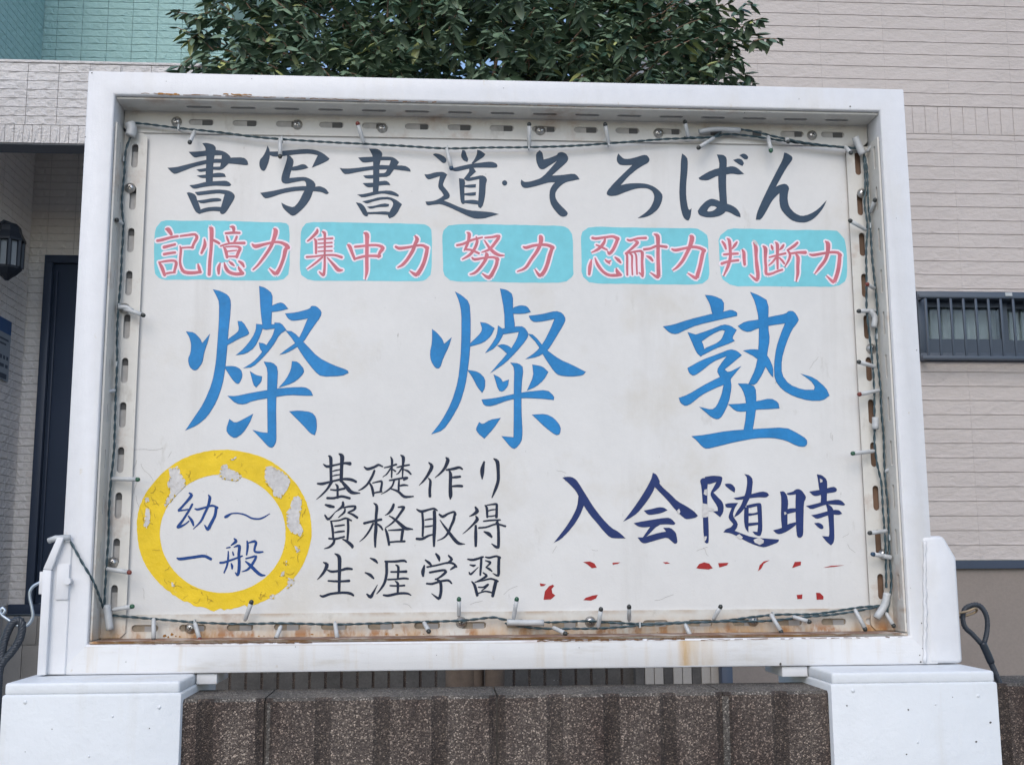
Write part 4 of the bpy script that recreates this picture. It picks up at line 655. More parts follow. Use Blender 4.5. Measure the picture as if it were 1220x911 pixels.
def ragged(mb, x0, x1, y0, y1, wd, Y, step=5, skip=.2):
    n = int(abs(x1-x0)/step); pl_ = [(x0+(x1-x0)*k/n, y0+(y1-y0)*k/n + random.uniform(-.6, .6)) for k in range(n+1)]
    for p, q in zip(pl_, pl_[1:]):
        if random.random() > skip: ribbon(mb, [p, q], wd*random.uniform(.4, 1.3), Y)
ragged(rs, 168, 520, 111.2, 122, .9, -.0006); ragged(rs, 560, 860, 124, 131, .5, -.0006, skip=.45); ragged(rs, 640, 816, 763, 760.5, 2.0, -.0006, skip=.05); ragged(rs, 330, 372, 765.5, 765, 1.6, -.0006, skip=.1); ragged(rs, 150, 330, 767, 765.5, .7, -.0006, skip=.4)
ragged(rs, 830, 1080, 762, 758, .7, -.0006, skip=.4)
o = rs.build('rust_line', M['rust'], sign); o['kind'] = 'stuff'
ro_ = MB(); ragged(ro_, 188, 214, 112.0, 112.8, 2.0, -.0007, 3, .05); ragged(ro_, 266, 300, 112.0, 113.4, 1.2, -.0007, 3, .2)
for k in range(5): blob(ro_, 196+k*4.5, 757+random.uniform(-2, 2), random.uniform(1, 2.6), FY-.0003)
for k in range(16): x = 150 + 880*random.random(); blob(ro_, x, 757.5 - (x-150)*.006 + random.uniform(-1, 1), random.uniform(.4, 1.2), FY-.0003, sx=1.8)
o = ro_.build('rust_spots', M['rust_orange'], sign); o['kind'] = 'stuff'
m = MB(); m.box((X0+.012, .003, Z0+.0040), (X1-.012, FY-.0006, Z0+.0048)); m.build('rusty_ledge', M['rust_ledge'], sign)

# screws in the slots
def screw(px, py, fy):
    c = at(px, py, fy - .003); mb = MB(); n = 14
    prof = [(.0088, .0028), (.0088, .0020), (.0070, .0006), (.0068, 0), (.0060, -.0022), (.0035, -.0032)]
    rings = [[(c.x + r*math.cos(2*math.pi*k/n), c.y + dy, c.z + r*math.sin(2*math.pi*k/n)) for k in range(n)] for r, dy in prof]
    vs = [v for r in rings for v in r] + [(c.x, c.y-.0035, c.z)]
    mb.add(vs, [(i*n+k, i*n+(k+1) % n, (i+1)*n+(k+1) % n, (i+1)*n+k) for i in range(len(prof)-1) for k in range(n)] + [((len(prof)-1)*n+k, (len(prof)-1)*n+(k+1) % n, len(vs)-1) for k in range(n)])
    sc = mb.build('screw', M['steel'], sign, smooth=True)
    a = random.uniform(0, 1.5); mb = MB()
    for t in (a, a + math.pi/2):
        ux, uz = math.cos(t)*.0036, math.sin(t)*.0036; vx, vz = -math.sin(t)*.0007, math.cos(t)*.0007
        y0_, y1_ = c.y-.0038, c.y-.0028
        q = [(c.x+ux+vx, c.z+uz+vz), (c.x-ux+vx, c.z-uz+vz), (c.x-ux-vx, c.z-uz-vz), (c.x+ux-vx, c.z+uz-vz)]
        mb.prism(q, y0_ - (.0001 if t == a else 0), y1_)
    mb.build('cross_slot', M['steel_dark'], sc)
for px, py in [(210, 144.5), (354, 148), (455.4, 152), (643.6, 155), (784.7, 158), (968, 160.6)]: screw(px, py, FY)
for px, py in [(154.6, 223.5), (148, 367), (133.7, 670), (1027.7, 230), (1038.5, 415), (1053, 660)]: screw(px, py, FY-.0035)
for px, py in [(226.8, 748), (549.5, 741), (703.4, 740.4), (898, 739.4)]: screw(px, py, FY)

# base plates between frame and pillars
ZPT = -.0165
def plate(xa, xb):
    m = MB(); m.box((xa+.0025, PY0+.0015, ZPT-.001), (xb-.0025, .15, -.0006)); m.build('base_plate', M['pillar_paint'], sign, bevel=.0038, seg=3)
PL = (at(1, 850, PY0).x, at(215, 850, PY0).x); PR = (at(991.5, 850, PY0).x, at(1190.5, 850, PY0).x)
plate(*PL); plate(*PR)
m = MB(); m.box((PL[1]-.001, .006, -.0165), (at(259, 806, 0.01).x, .10, -.0012)); m.build('packing_plate', M['white_paint'], sign, bevel=.001)
m = MB(); m.box((at(931, 800, 0.01).x, .006, -.0165), (PR[0]+.001, .10, -.0012)); m.build('packing_plate', M['white_paint'], sign, bevel=.001)

# ------------------------------------------------------------------ pillars
def pillar(xa, xb, ztop, label):
    t = empty('pillar', ((xa+xb)/2, .02, -1.38), label, 'pillar', 'white pillars carrying the signboard')
    m = MB(); b_ = .0022
    ring0 = lambda i, z: [(xa+i, PY0+i, z), (xb-i, PY0+i, z), (xb-i, .16-i, z), (xa+i, .16-i, z)]
    vs = []; L = [(0, -1.38), (0, -.9), (0, -.5), (0, ztop-b_*1.1), (b_*.45, ztop-b_*.35), (b_*1.3, ztop)]
    for i, z in L: vs += ring0(i, z)
    fs = [(k*4+j, k*4+(j+1) % 4, (k+1)*4+(j+1) % 4, (k+1)*4+j) for k in range(len(L)-1) for j in range(4)] + [(0, 3, 2, 1), tuple((len(L)-1)*4 + j for j in range(4))]
    m.add(vs, fs); m.build('shaft', M['pillar_paint'], t, bevel=.0015)
    for (u, v, r) in [(.13, .93, .0035), (.62, .78, .002), (.5, .4, .002), (.88, .86, .003)]:
        c = Vector((xa + (xb-xa)*u, PY0, ztop - .14 + .14*v)); mm = MB()
        mm.tube([c + Vector((0, .001, 0)), c + Vector((0, -.0006, 0)), c + Vector((0, -.0013, 0))], [r, r*.8, r*.25], 8); mm.build('paint_blister', M['pillar_paint'], t, smooth=True)
    return t
pillar(PL[0], PL[1], ZPT, 'white painted pillar under the left end of the signboard, a dark cord hanging beside it')
pillar(PR[0], PR[1], ZPT, 'white painted pillar under the right end of the signboard, beside the steel cable')

# ------------------------------------------------------------------ pebble block wall in front
FWY = PY0 + .012
def P_(px): return at(px, 860, FWY).x
zw = at(600, 828, FWY).z
pitch = (P_(863.5) - P_(314.5)) / 8; xj = P_(314.5)
wall = empty('block_wall', (.6, .0, -1.38), 'brown fluted pebble block wall between the two white pillars under the signboard', 'wall')
def fluted_block(xa, xb, z0, z1, yf, yb, fl, name='block', mats=None, parent=None, groove=.0042, fw=.024, topm=True):
    """front face with vertical recessed flutes at the x positions fl"""
    prof = [(xa, yf)]
    for f_ in fl:
        a_, b_ = f_ - fw/2, f_ + fw/2
        if b_ < xa or a_ > xb: continue
        if a_ > xa: prof += [(a_, yf), (a_ + .0065, yf + groove)]
        else: prof = [(xa, yf + groove)]
        if b_ < xb: prof += [(b_ - .0065, yf + groove), (b_, yf)]
        else: prof += [(xb, yf + groove)]
    if prof[-1][0] < xb - 1e-6: prof.append((xb, yf))
    vs = []; n = len(prof)
    e = .004
    for z, dy in ((z0, 0), (z1-e, 0), (z1, e)): vs += [(x, y + dy, z) for x, y in prof] + [(xb, yb, z), (xa, yb, z)]
    N = n + 2; fs = []; mi = []
    for k in range(2):
        for j in range(N):
            fs.append((k*N+j, k*N+(j+1) % N, (k+1)*N+(j+1) % N, (k+1)*N+j))
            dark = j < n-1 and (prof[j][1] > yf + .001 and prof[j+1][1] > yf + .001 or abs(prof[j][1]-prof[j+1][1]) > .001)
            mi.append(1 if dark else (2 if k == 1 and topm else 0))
    fs.append(tuple(range(N))[::-1]); mi.append(0); fs.append(tuple(2*N + j for j in range(N))); mi.append(2 if topm else 0)
    m = MB(); m.v = vs; m.f = fs; m.m = mi
    return m.build(name, mats or [M['agg'], M['agg_dark'], M['agg_top']], parent)
flutes = [xj + pitch*k for k in range(-12, 16)]
bl = pitch*4
xs0 = at(216, 850, FWY).x; xs1 = at(991, 850, FWY).x
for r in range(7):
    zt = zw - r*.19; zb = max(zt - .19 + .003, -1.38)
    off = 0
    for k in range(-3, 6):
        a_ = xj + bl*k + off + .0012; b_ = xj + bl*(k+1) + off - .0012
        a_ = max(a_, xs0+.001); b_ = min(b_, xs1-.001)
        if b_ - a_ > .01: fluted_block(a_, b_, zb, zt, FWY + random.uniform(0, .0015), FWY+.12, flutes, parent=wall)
m = MB(); m.box((xs0+.002, FWY+.012, -1.38), (xs1-.002, FWY+.11, zw-.006)); m.build('mortar', M['concrete'], wall)
# a thicker smear of grey mortar in the joint at the left
for xx in (xj + .010, P_(868)):
    m = MB(); m.box((xx-.0075, FWY+.0035, -1.2), (xx+.007, FWY+.0135, zw-.006)); m.build('mortar_smear', M['agg_top'], wall, bevel=.002)
RWY = at(1200, 812, 0).y + .03
xr0 = at(1180, 850, RWY).x; zr = at(1205, 814, RWY).z
wall2 = empty('block_wall', (xr0+.5, RWY, -1.38), 'brown pebble block wall behind the steel cable, right of the white pillars', 'wall')
for r in range(7):
    zt = zr - r*.19; zb = max(zt-.187, -1.38)
    for k in range(4):
        a_ = xr0 + .34*k; fluted_block(a_+.0012, a_+.3388, zb, zt, RWY, RWY+.12, [a_+.085*j+.02 for j in range(5)], parent=wall2)
xl1 = at(-2, 850, RWY).x
wall3 = empty('block_wall', (xl1-.6, RWY, -1.38), 'brown pebble block wall left of the white pillars, just outside the picture edge', 'wall')
for r in range(7):
    zt = zr - .05 - r*.19; zb = max(zt-.187, -1.38)
    for k in range(3):
        a_ = xl1 - .34*(k+1); fluted_block(a_+.0012, a_+.3388, zb, zt, RWY, RWY+.12, [a_+.085*j+.02 for j in range(5)], parent=wall3)

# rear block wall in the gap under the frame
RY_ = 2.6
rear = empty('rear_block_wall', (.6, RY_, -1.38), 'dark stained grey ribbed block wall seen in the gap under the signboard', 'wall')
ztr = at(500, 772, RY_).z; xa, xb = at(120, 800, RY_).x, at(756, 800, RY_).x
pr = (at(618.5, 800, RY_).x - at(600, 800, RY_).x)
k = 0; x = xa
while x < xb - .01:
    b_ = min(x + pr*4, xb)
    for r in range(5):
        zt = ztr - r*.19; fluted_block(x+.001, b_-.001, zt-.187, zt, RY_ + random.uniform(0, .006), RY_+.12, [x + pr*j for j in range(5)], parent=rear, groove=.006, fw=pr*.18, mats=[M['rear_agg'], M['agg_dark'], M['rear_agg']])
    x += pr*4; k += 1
pl = empty('concrete_fence_panel', (1.2, RY_-.05, -1.38), 'pale brown concrete fence panels in the right half of the gap under the signboard', 'fence')
xc, xd = at(757, 800, RY_-.05).x, at(858, 800, RY_-.05).x
n_ = 9
for k in range(n_):
    a_ = xc + (xd-xc)*k/n_; m = MB(); m.box((a_+.001, RY_-.05, -1.38), (a_+(xd-xc)/n_-.001, RY_+.03, ztr-.01)); m.build('panel', M['plinth'] if k % 3 else M['rear_agg'], pl, bevel=.002)
pst = empty('gate_post', (at(866, 800, RY_-.1).x, RY_-.06, -1.38), 'dark slate metal post at the right end of the concrete fence panels', 'post')
m = MB(); m.box((at(860, 800, RY_-.1).x, RY_-.1, -1.38), (at(873, 800, RY_-.1).x, RY_-.03, ztr)); m.build('shaft', M['navy_metal'], pst, bevel=.003)
m = MB(); m.box((at(858, 800, RY_-.1).x, RY_-.105, ztr+.0005), (at(875, 800, RY_-.1).x, RY_-.025, ztr+.015)); m.build('cap', M['navy_metal'], pst, bevel=.002)
# ------------------------------------------------------------------ siding built tile by tile
def tile_mesh(seed, m, rough=.1, edge=.35):
    """unit tile: x 0..1, z 0..1, split-face front bulging towards -y by up to 1"""
    rg = random.Random(seed); nx, nz = 7, 3; vs = []; fs = []
    for j in range(nz+1):
        for i in range(nx+1):
            e = i in (0, nx) or j in (0, nz)
            x = {0: 0, nx: 1}.get(i, (i-.5+rg.uniform(-.2, .2))/(nx-1) if 0 < i < nx else 0); z = {0: 0, nz: 1}.get(j, {1: .14, 2: .82}[j] if j in (1, 2) else 0)
            vs.append((min(max(x, 0), 1), -edge if e else -(1 - rg.random()*rough*(1.6 if j == 1 else 1)), z + (rg.uniform(-.05, .05) if not e else 0)))
    for j in range(nz):
        for i in range(nx): a = j*(nx+1)+i; fs.append((a, a+1, a+nx+2, a+nx+1))
    n = len(vs); vs += [(0,0,0),(1,0,0),(1,0,1),(0,0,1)]
    bot = list(range(nx+1)); top = [nz*(nx+1)+i for i in range(nx+1)]
    fs += [tuple([n] + [n+1] + bot[::-1]), tuple([n+2, n+3] + top)]
    lf = [j*(nx+1) for j in range(nz+1)]; rt = [j*(nx+1)+nx for j in range(nz+1)]
    fs += [tuple([n+3, n] + lf), tuple([n+1, n+2] + rt[::-1])]
    me = bpy.data.meshes.new('wall_tile'); me.from_pydata(vs, [], fs); me.update(); me.materials.append(m)
    return me
def tiles(parent, org, u, du, z_edges, u_edges, m, depth, gap, cuts=(), one=True, rough=.5, edge=.6, name='wall_tile'):
    """org: world point of u=0, z=0; u: unit direction along the wall; outward normal is u x up pointing to the viewer"""
    u = Vector(u).normalized(); nv = Vector((u.y, -u.x, 0))
    ms = [tile_mesh(k+11, m, rough, edge) for k in range(6)]; cnt = 0; st = MB()
    ang = math.atan2(u.y, u.x); gx, gz = (gap, gap) if not isinstance(gap, tuple) else gap
    for zi in range(len(z_edges)-1):
        for ui in range(len(u_edges)-1):
            a, b, z0, z1 = u_edges[ui]+gx/2, u_edges[ui+1]-gx/2, z_edges[zi]+gz/2, z_edges[zi+1]-gz/2
            pcs = [(a, b, z0, z1)]
            for (ca, cb, c0, c1) in cuts:
                nx_ = []
                for (a1, b1, p0, p1) in pcs:
                    if b1 <= ca or a1 >= cb or p1 <= c0 or p0 >= c1: nx_.append((a1, b1, p0, p1)); continue
                    if a1 < ca: nx_.append((a1, ca, p0, p1))
                    if b1 > cb: nx_.append((cb, b1, p0, p1))
                    la, lb = max(a1, ca), min(b1, cb)
                    if p0 < c0: nx_.append((la, lb, p0, c0))
                    if p1 > c1: nx_.append((la, lb, c1, p1))
                pcs = nx_
            for (a1, b1, p0, p1) in pcs:
                if b1-a1 < .006 or p1-p0 < .006: continue
                me = random.choice(ms); p = Vector(org) + u*a1; p.z = org[2] + p0
                if one:
                    o = bpy.data.objects.new(name, me); COL.objects.link(o); o.parent = parent
                    o.location = p - parent.location; o.rotation_euler.z = ang; o.scale = (b1-a1, depth, p1-p0); cnt += 1
                else:
                    vs = [tuple(p + u*(v.co.x*(b1-a1)) + nv*(-v.co.y*depth) + Vector((0, 0, v.co.z*(p1-p0)))) for v in me.vertices]
                    st.add(vs, [tuple(f.vertices) for f in me.polygons])
    if not one:
        o = st.build('wall_tiles', m, parent); o['kind'] = 'stuff'
    return cnt
def edges(a, b, n): return [a + (b-a)*k/n for k in range(n+1)]

# ------------------------------------------------------------------ house on the right
HY = 3.23
house = empty('house', (at(1100, 500, HY).x, HY + 2, -1.38), 'greige brick-sided house at the right, with a barred dark window', 'house')
xh0 = at(830, 300, HY).x; zb_ = at(1150, 667, HY).z; zs0 = at(1100, 167, HY).z; zs1 = at(1100, 160, HY).z; zs2 = at(1100, 127, HY).z
nr = round((zs0-zb_)/.0667); rp_ = (zs0-zb_)/nr; cp = .309
ux = at(1136, 200, HY).x                                    # a vertical joint
k0 = math.ceil((ux-xh0)/cp); ue = [xh0] + [ux + cp*k for k in range(-k0+1, 4)]
if ue[1]-ue[0] < .05: ue.pop(1)
xh1 = ue[-1]
wz0, wz1 = at(1100, 430, HY).z, at(1100, 348, HY).z; wx0 = at(1093, 390, HY).x; wx1 = wx0 + .80
D = .0065
body = MB(); body.box((xh0, HY, zb_), (wx0, HY+4, zs2+2.2)); body.box((wx1, HY, zb_), (xh1+2, HY+4, zs2+2.2))
body.box((wx0, HY, zb_), (wx1, HY+4, wz0)); body.box((wx0, HY, wz1), (wx1, HY+4, zs2+2.2)); body.box((wx0, HY+.5, wz0), (wx1, HY+4, wz1))
body.build('wall', M['joint_r'], house)
cut = [(wx0-xh0-.004, wx1-xh0+.004, wz0-zb_-.004, wz1-zb_+.004)]
ue0 = [x-xh0 for x in ue]; n1 = 0
n1 += tiles(house, (xh0, HY, zb_), (1,0,0), 0, [rp_*k for k in range(nr+1)], ue0, M['tile_r'], D, (.0006, .0032), cut, rough=.3, edge=.85)
n1 += tiles(house, (xh0, HY, zs0), (1,0,0), 0, [0, zs1-zs0], ue0, M['tile_r'], D*.6, (.003, .004), rough=.2)
se = [x for a_, b_ in zip(ue0, ue0[1:]) for x in edges(a_, b_, max(1, round((b_-a_)/.066)))[:-1]] + [ue0[-1]]
tiles(house, (xh0, HY, zs1), (1,0,0), 0, [0, zs2-zs1], se, M['tile_r'], D*.8, (.002, .004), rough=.25)
tiles(house, (xh0, HY, zs2), (1,0,0), 0, [rp_*.985*k for k in range(0, 10)], ue0, M['tile_r'], D, (.0006, .0032), rough=.3, edge=.85)
tiles(house, (xh0, HY, zs2+rp_*.985*9), (1,0,0), 0, [rp_*k for k in range(0, 20)], ue0, M['tile_r'], D, (.0006, .0032), one=False, rough=.3, edge=.85)
tiles(house, (xh1, HY, zb_), (1,0,0), 0, [rp_*k for k in range(nr+1)], [cp*k for k in range(7)], M['tile_r'], D, (.0006, .0032), one=False, rough=.3, edge=.85)
tiles(house, (xh1, HY, zs2), (1,0,0), 0, [rp_*k for k in range(30)], [cp*k for k in range(7)], M['tile_r'], D, (.0006, .0032), one=False, rough=.3, edge=.85)
tiles(house, (xh1, HY, zs0), (1,0,0), 0, [0, zs1-zs0], [cp*k for k in range(7)], M['tile_r'], D, (.0006, .0032), one=False, rough=.3)
tiles(house, (xh1, HY, zs1), (1,0,0), 0, [0, zs2-zs1], edges(0, cp*6, 28), M['tile_r'], D*.8, (.002, .004), one=False, rough=.25)
m = MB(); m.box((xh0-.01, HY-.022, at(1150, 677, HY).z), (xh1+2, HY+.02, zb_-.001)); m.build('flashing', M['navy_metal'], house)
zfl = at(1150, 677, HY).z
m = MB(); m.box((xh0, HY-.004, -1.38), (xh1+2, HY+3.9, zfl-.001)); m.build('lower_wall', M['base_r'], house)
m = MB()
for xx in (xh0+1.1, xh0+2.6):
    m.box((xx, HY-.006, -1.38), (xx+.004, HY-.0035, zfl-.002))
m.build('panel_joint', M['joint_r'], house)
# window: frame, sashes, panes, curtain, grille
win = MB(); f_ = .035
win.box((wx0, HY-.02, wz1-f_), (wx1, HY+.07, wz1)); win.box((wx0, HY-.02, wz0), (wx1, HY+.07, wz0+f_))
win.box((wx0, HY-.02, wz0+f_), (wx0+f_, HY+.07, wz1-f_)); win.box((wx1-f_, HY-.02, wz0+f_), (wx1, HY+.07, wz1-f_))
wn = win.build('window', M['grille'], house, bevel=.002)
xm = (wx0+wx1)/2 + .03
for (a_, b_, yy) in ((wx0+f_, xm+.02, HY+.03), (xm-.02, wx1-f_, HY+.05)):
    m = MB(); s_ = .028; z0_, z1_ = wz0+f_, wz1-f_
    m.box((a_, yy, z1_-s_), (b_, yy+.018, z1_)); m.box((a_, yy, z0_), (b_, yy+.018, z0_+.075)); m.box((a_, yy, z0_+.075), (a_+s_, yy+.018, z1_-s_)); m.box((b_-s_, yy, z0_+.075), (b_, yy+.018, z1_-s_))
    m.build('sash', M['grille'], wn)
    m = MB(); m.box((a_+s_, yy+.006, z0_+.075), (b_-s_, yy+.010, z1_-s_)); m.build('pane', M['glass'], wn)
m = MB(); cxs = []; N_ = 80
for k in range(N_+1):
    x_ = wx0+.04 + (wx1-wx0-.08)*k/N_; cxs.append((x_, HY+.13 + .014*math.sin(k*.9) + .006*math.sin(k*2.3)))
m.add([(x_, y_, wz0+.10) for x_, y_ in cxs] + [(x_, y_, wz1-.03) for x_, y_ in cxs], [(k, k+1, N_+2+k, N_+1+k) for k in range(N_)])
m.build('curtain', M['curtain'], wn, smooth=True)
gy = HY-.085; gz0, gz1 = at(1150, 428, gy).z, at(1150, 351, gy).z; gx0, gx1 = at(1097, 390, gy).x, at(1097, 390, gy).x + .84
m = MB(); m.box((gx0, gy-.004, gz1-.016), (gx1, gy+.014, gz1)); m.box((gx0, gy-.004, gz0), (gx1, gy+.014, gz0+.016)); m.build('grille_rail', M['grille'], wn, bevel=.0015)
xg = at(1105, 390, gy).x; dg = at(1120, 390, gy).x - at(1105, 390, gy).x
k = 0
while xg + dg*k < gx1:
    x_ = xg + dg*k; m = MB(); m.box((x_-.0055, gy, gz0+.0165), (x_+.0055, gy+.008, gz1-.0165)); m.build('bar', M['grille'], wn, bevel=.001); k += 1
for x_ in (gx0+.03, gx1-.03):
    for z_ in (gz0+.008, gz1-.008):
        m = MB(); m.box((x_-.008, gy+.0145, z_-.006), (x_+.008, HY-.0205, z_+.006)); m.build('bracket', M['grille'], wn)
m = MB(); m.box((at(1197, 352, gy).x, gy-.008, at(1197, 353, gy).z), (at(1205, 352, gy).x, gy-.0045, at(1197, 349, gy).z)); m.build('clip', M['wire_white'], wn)

# ------------------------------------------------------------------ house on the left
BYk = 5.45; PYp = 4.25
hl = empty('house', (at(30, 400, BYk).x, BYk + 1, -1.38), 'cream tiled house at the left with mint green upper wall, deep porch and dark door', 'house')
xc_ = at(42, 182, BYk).x                                   # inner corner, side wall meets back wall
xe = at(300, 400, BYk).x
zcl = CAM.z + 2.60 - .0                                    # porch ceiling
zbt = at(50, 171, PYp).z; ztp = at(50, 75, PYp).z
xl0 = at(-90, 120, PYp).x; xl9 = at(300, 120, PYp).x
# parapet beam
m = MB(); m.box((xl0, PYp, zbt), (xl9, PYp+.14, ztp-.004)); m.build('parapet', M['joint_c'], hl)
m = MB(); m.box((xl0, PYp-.012, ztp-.0035), (xl9, PYp+.15, ztp+.012)); m.build('coping', M['tile_c'], hl, bevel=.003)
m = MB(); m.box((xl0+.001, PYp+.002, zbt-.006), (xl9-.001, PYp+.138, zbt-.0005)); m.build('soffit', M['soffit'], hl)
ph = at(50, 86, PYp).z - at(50, 96.3, PYp).z
zc0 = at(50, 149.5, PYp).z; nrow = round((ztp-zc0)/ph); ph = (ztp-.006-zc0)/nrow
cw = at(69, 120, PYp).x - at(32, 120, PYp).x; uj = at(32, 120, PYp).x
u0 = uj - cw*math.floor((uj-xl0)/cw) - xl0; ncol = int((xl9-xl0-u0)/cw); ue = [0.0] if u0 > .01 else []
ue += [u0 + cw*k for k in range(ncol+1)]
c = tiles(hl, (xl0, PYp, zc0), (1,0,0), 0, [ph*k for k in range(nrow+1)], ue, M['tile_c'], .011, (.003, .0035), rough=.6, edge=.7)
se = edges(ue[0], ue[-1], round((ue[-1]-ue[0])/.049))
tiles(hl, (xl0, PYp, zbt), (1,0,0), 0, [0, zc0-zbt], se, M['tile_c'], .010, (.0025, .003), rough=.5, one=False)
# slab between porch and balcony
m = MB(); m.box((xc_, PYp+.145, zcl), (xe, BYk, zcl+.035)); m.box((xc_-.6, PYp+.145, zcl), (xc_-.001, BYk-.001, zcl+.035)); m.build('porch_ceiling', M['ceiling'], hl)
# back wall, side wall
zt9 = zcl + 2.3
zdt = at(60, 305, BYk).z; xdl = at(55, 310, BYk).x; xdr = xdl + .95; zdb = at(40, 719, BYk).z; zdb2 = at(40, 731, BYk).z
m = MB(); m.box((xc_-.8, BYk, zdb2), (xdl, BYk+.2, zcl)); m.box((xdr, BYk, zdb2), (xe, BYk+.2, zcl)); m.box((xdl, BYk, zdt), (xdr, BYk+.2, zcl)); m.build('wall', M['joint_c'], hl)
m = MB(); m.box((xc_-.8, BYk, zcl+.0005), (xe, BYk+.2, zt9)); m.build('upper_wall', M['joint_g'], hl)
bh = (at(45, 234, BYk).z - at(45, 242.7, BYk).z); bw = at(90, 260, BYk).x - at(58, 260, BYk).x
nb = round((zcl-zdb2)/bh)
n2 = tiles(hl, (xc_, BYk, zdb2), (1,0,0), 0, edges(0, zcl-zdb2, nb), [0] + [at(58, 260, BYk).x-xc_ + bw*k for k in range(0, 3)], M['tile_n'], .010, (.003, .0035), [(xdl-xc_-.002, xdr-xc_, -1, zdt-zdb2+.002)], rough=.6)
gh = at(60, 40, BYk).z - at(60, 48.4, BYk).z; gw = at(98, 40, BYk).x - at(68, 40, BYk).x; zg0 = at(60, 85, BYk).z; xg0 = at(68, 40, BYk).x
n3 = tiles(hl, (xc_, BYk, zg0), (1,0,0), 0, [gh*k for k in range(0, 12)], [0, xg0-xc_] + [xg0-xc_ + gw*k for k in range(1, 8)], M['tile_g'], .010, (.003, .0035), rough=.55)
tiles(hl, (xc_, BYk, zg0+gh*11), (1,0,0), 0, [gh*k for k in range(0, 16)], [0, xg0-xc_] + [xg0-xc_ + gw*k for k in range(1, 8)], M['tile_g'], .010, (.003, .0035), rough=.55, one=False)
# side wall runs towards the viewer at x = xc_
m = MB(); m.box((xc_-.3, PYp-.6, -1.38), (xc_, BYk-.001, zcl)); m.build('side_wall', M['joint_c'], hl)
m = MB(); m.box((xc_-.3, PYp+.15, zcl+.036), (xc_, BYk-.001, zt9)); m.build('upper_side_wall', M['joint_g'], hl)
Ls = BYk - (PYp-.6)
tiles(hl, (xc_+.0, PYp-.6, zdb2), (0,1,0), 0, edges(0, zcl-zdb2, nb), edges(0, Ls-.011, 11), M['tile_n'], .010, (.003, .0035), rough=.6, one=False)
tiles(hl, (xc_+.0, PYp+.15, zg0-gh*9), (0,1,0), 0, [gh*k for k in range(0, 36)], edges(0, BYk-PYp-.161, 7), M['tile_g'], .010, (.003, .0035), rough=.55, one=False)
# plinth with smooth panels
m = MB(); m.box((xc_-.9, BYk-.05, -1.38), (xe, BYk+.2, zdb2-.012)); m.build('plinth', M['joint_c'], hl)
zj = at(20, 768, BYk-.06).z; xp = at(26, 780, BYk-.06).x; pw_ = .115 * 1.0
pwp = at(48, 780, BYk-.06).x - at(5, 780, BYk-.06).x
for k in range(-4, 9):
    a_ = xp + pwp*k
    if a_ < xc_-.9 or a_+pwp > xe: continue
    m = MB(); m.box((a_+.0025, BYk-.062, zj-1.1+.0025), (a_+pwp-.0025, BYk-.0505, zj-.0025)); m.build('plinth_panel', M['plinth'], hl, bevel=.002)
for k in range(-2, 4):
    a_ = xp + pwp*2*k + .08
    if a_ < xc_-.9 or a_+pwp*2 > xe: continue
    m = MB(); m.box((a_+.0025, BYk-.062, zj+.0025), (a_+pwp*2-.0025, BYk-.0505, zdb2-.014)); m.build('plinth_panel', M['plinth'], hl, bevel=.002)
# door
m = MB(); f_ = .05
m.box((xdl, BYk-.03, zdt-f_), (xdr, BYk+.08, zdt)); m.box((xdl, BYk-.03, zdb), (xdl+f_, BYk+.08, zdt-f_)); m.box((xdr-f_, BYk-.03, zdb), (xdr, BYk+.08, zdt-f_))
m.box((xc_+.012, BYk-.034, zdb2), (xdr, BYk+.08, zdb-.0005))
dr = m.build('door', M['navy_metal'], hl, bevel=.003)
m = MB(); m.box((xdl+f_+.003, BYk+.0, zdb+.002), (xdr-f_-.003, BYk+.04, zdt-f_-.003))
for k in range(5):
    a_ = xdl+f_+.02 + .165*k; m.box((a_, BYk-.012, zdb+.05), (a_+.012, BYk-.0005, zdt-f_-.05))
m.build('door_leaf', M['navy_metal'], dr, bevel=.002)
if 0:
  m = MB(); hx = xdl + .09; m.tube([(hx, BYk-.06, zdb+1.0), (hx, BYk-.06, zdb+1.35)], .011, 8); m.box((hx-.006, BYk-.06, zdb+1.03), (hx+.006, BYk-.001, zdb+1.05)); m.box((hx-.006, BYk-.06, zdb+1.30), (hx+.006, BYk-.001, zdb+1.32)); m.build('handle', M['galv'], dr)

# lantern on the side wall
LY = 4.75
lc = at(10, 300, LY); k_ = (at(10, 290, LY).z - at(10, 300, LY).z) / 10
lan = empty('wall_lantern', (lc.x, LY, at(10, 332, LY).z), 'black cast wall lantern beside the porch at the far left', 'lantern')
def lz(py): return at(10, py, LY).z
def turned(prof, n, mats, name, parent, cx, cy, rot=0, smooth=False):
    m = MB(); vs = []; 
    for r, z in prof: vs += [(cx + r*math.cos(2*math.pi*k/n+rot), cy + r*math.sin(2*math.pi*k/n+rot), z) for k in range(n)]
    m.add(vs, [(i*n+k, i*n+(k+1) % n, (i+1)*n+(k+1) % n, (i+1)*n+k) for i in range(len(prof)-1) for k in range(n)] + [tuple(range(n))[::-1], tuple((len(prof)-1)*n+k for k in range(n))])
    return m.build(name, mats, parent, smooth=smooth)
R_ = k_*17; lx = lc.x
turned([(R_*.25, lz(266)), (R_*.55, lz(268)), (R_*.72, lz(271)), (R_*.80, lz(277)), (R_*1.08, lz(286)), (R_*1.10, lz(288.5)), (R_*.8, lz(289))], 8, M['black_metal'], 'roof', lan, lx, LY, math.pi/8)
turned([(R_*.86, lz(318)), (R_*.84, lz(289.2))], 8, M['lamp_glass'], 'glass', lan, lx, LY, math.pi/8)
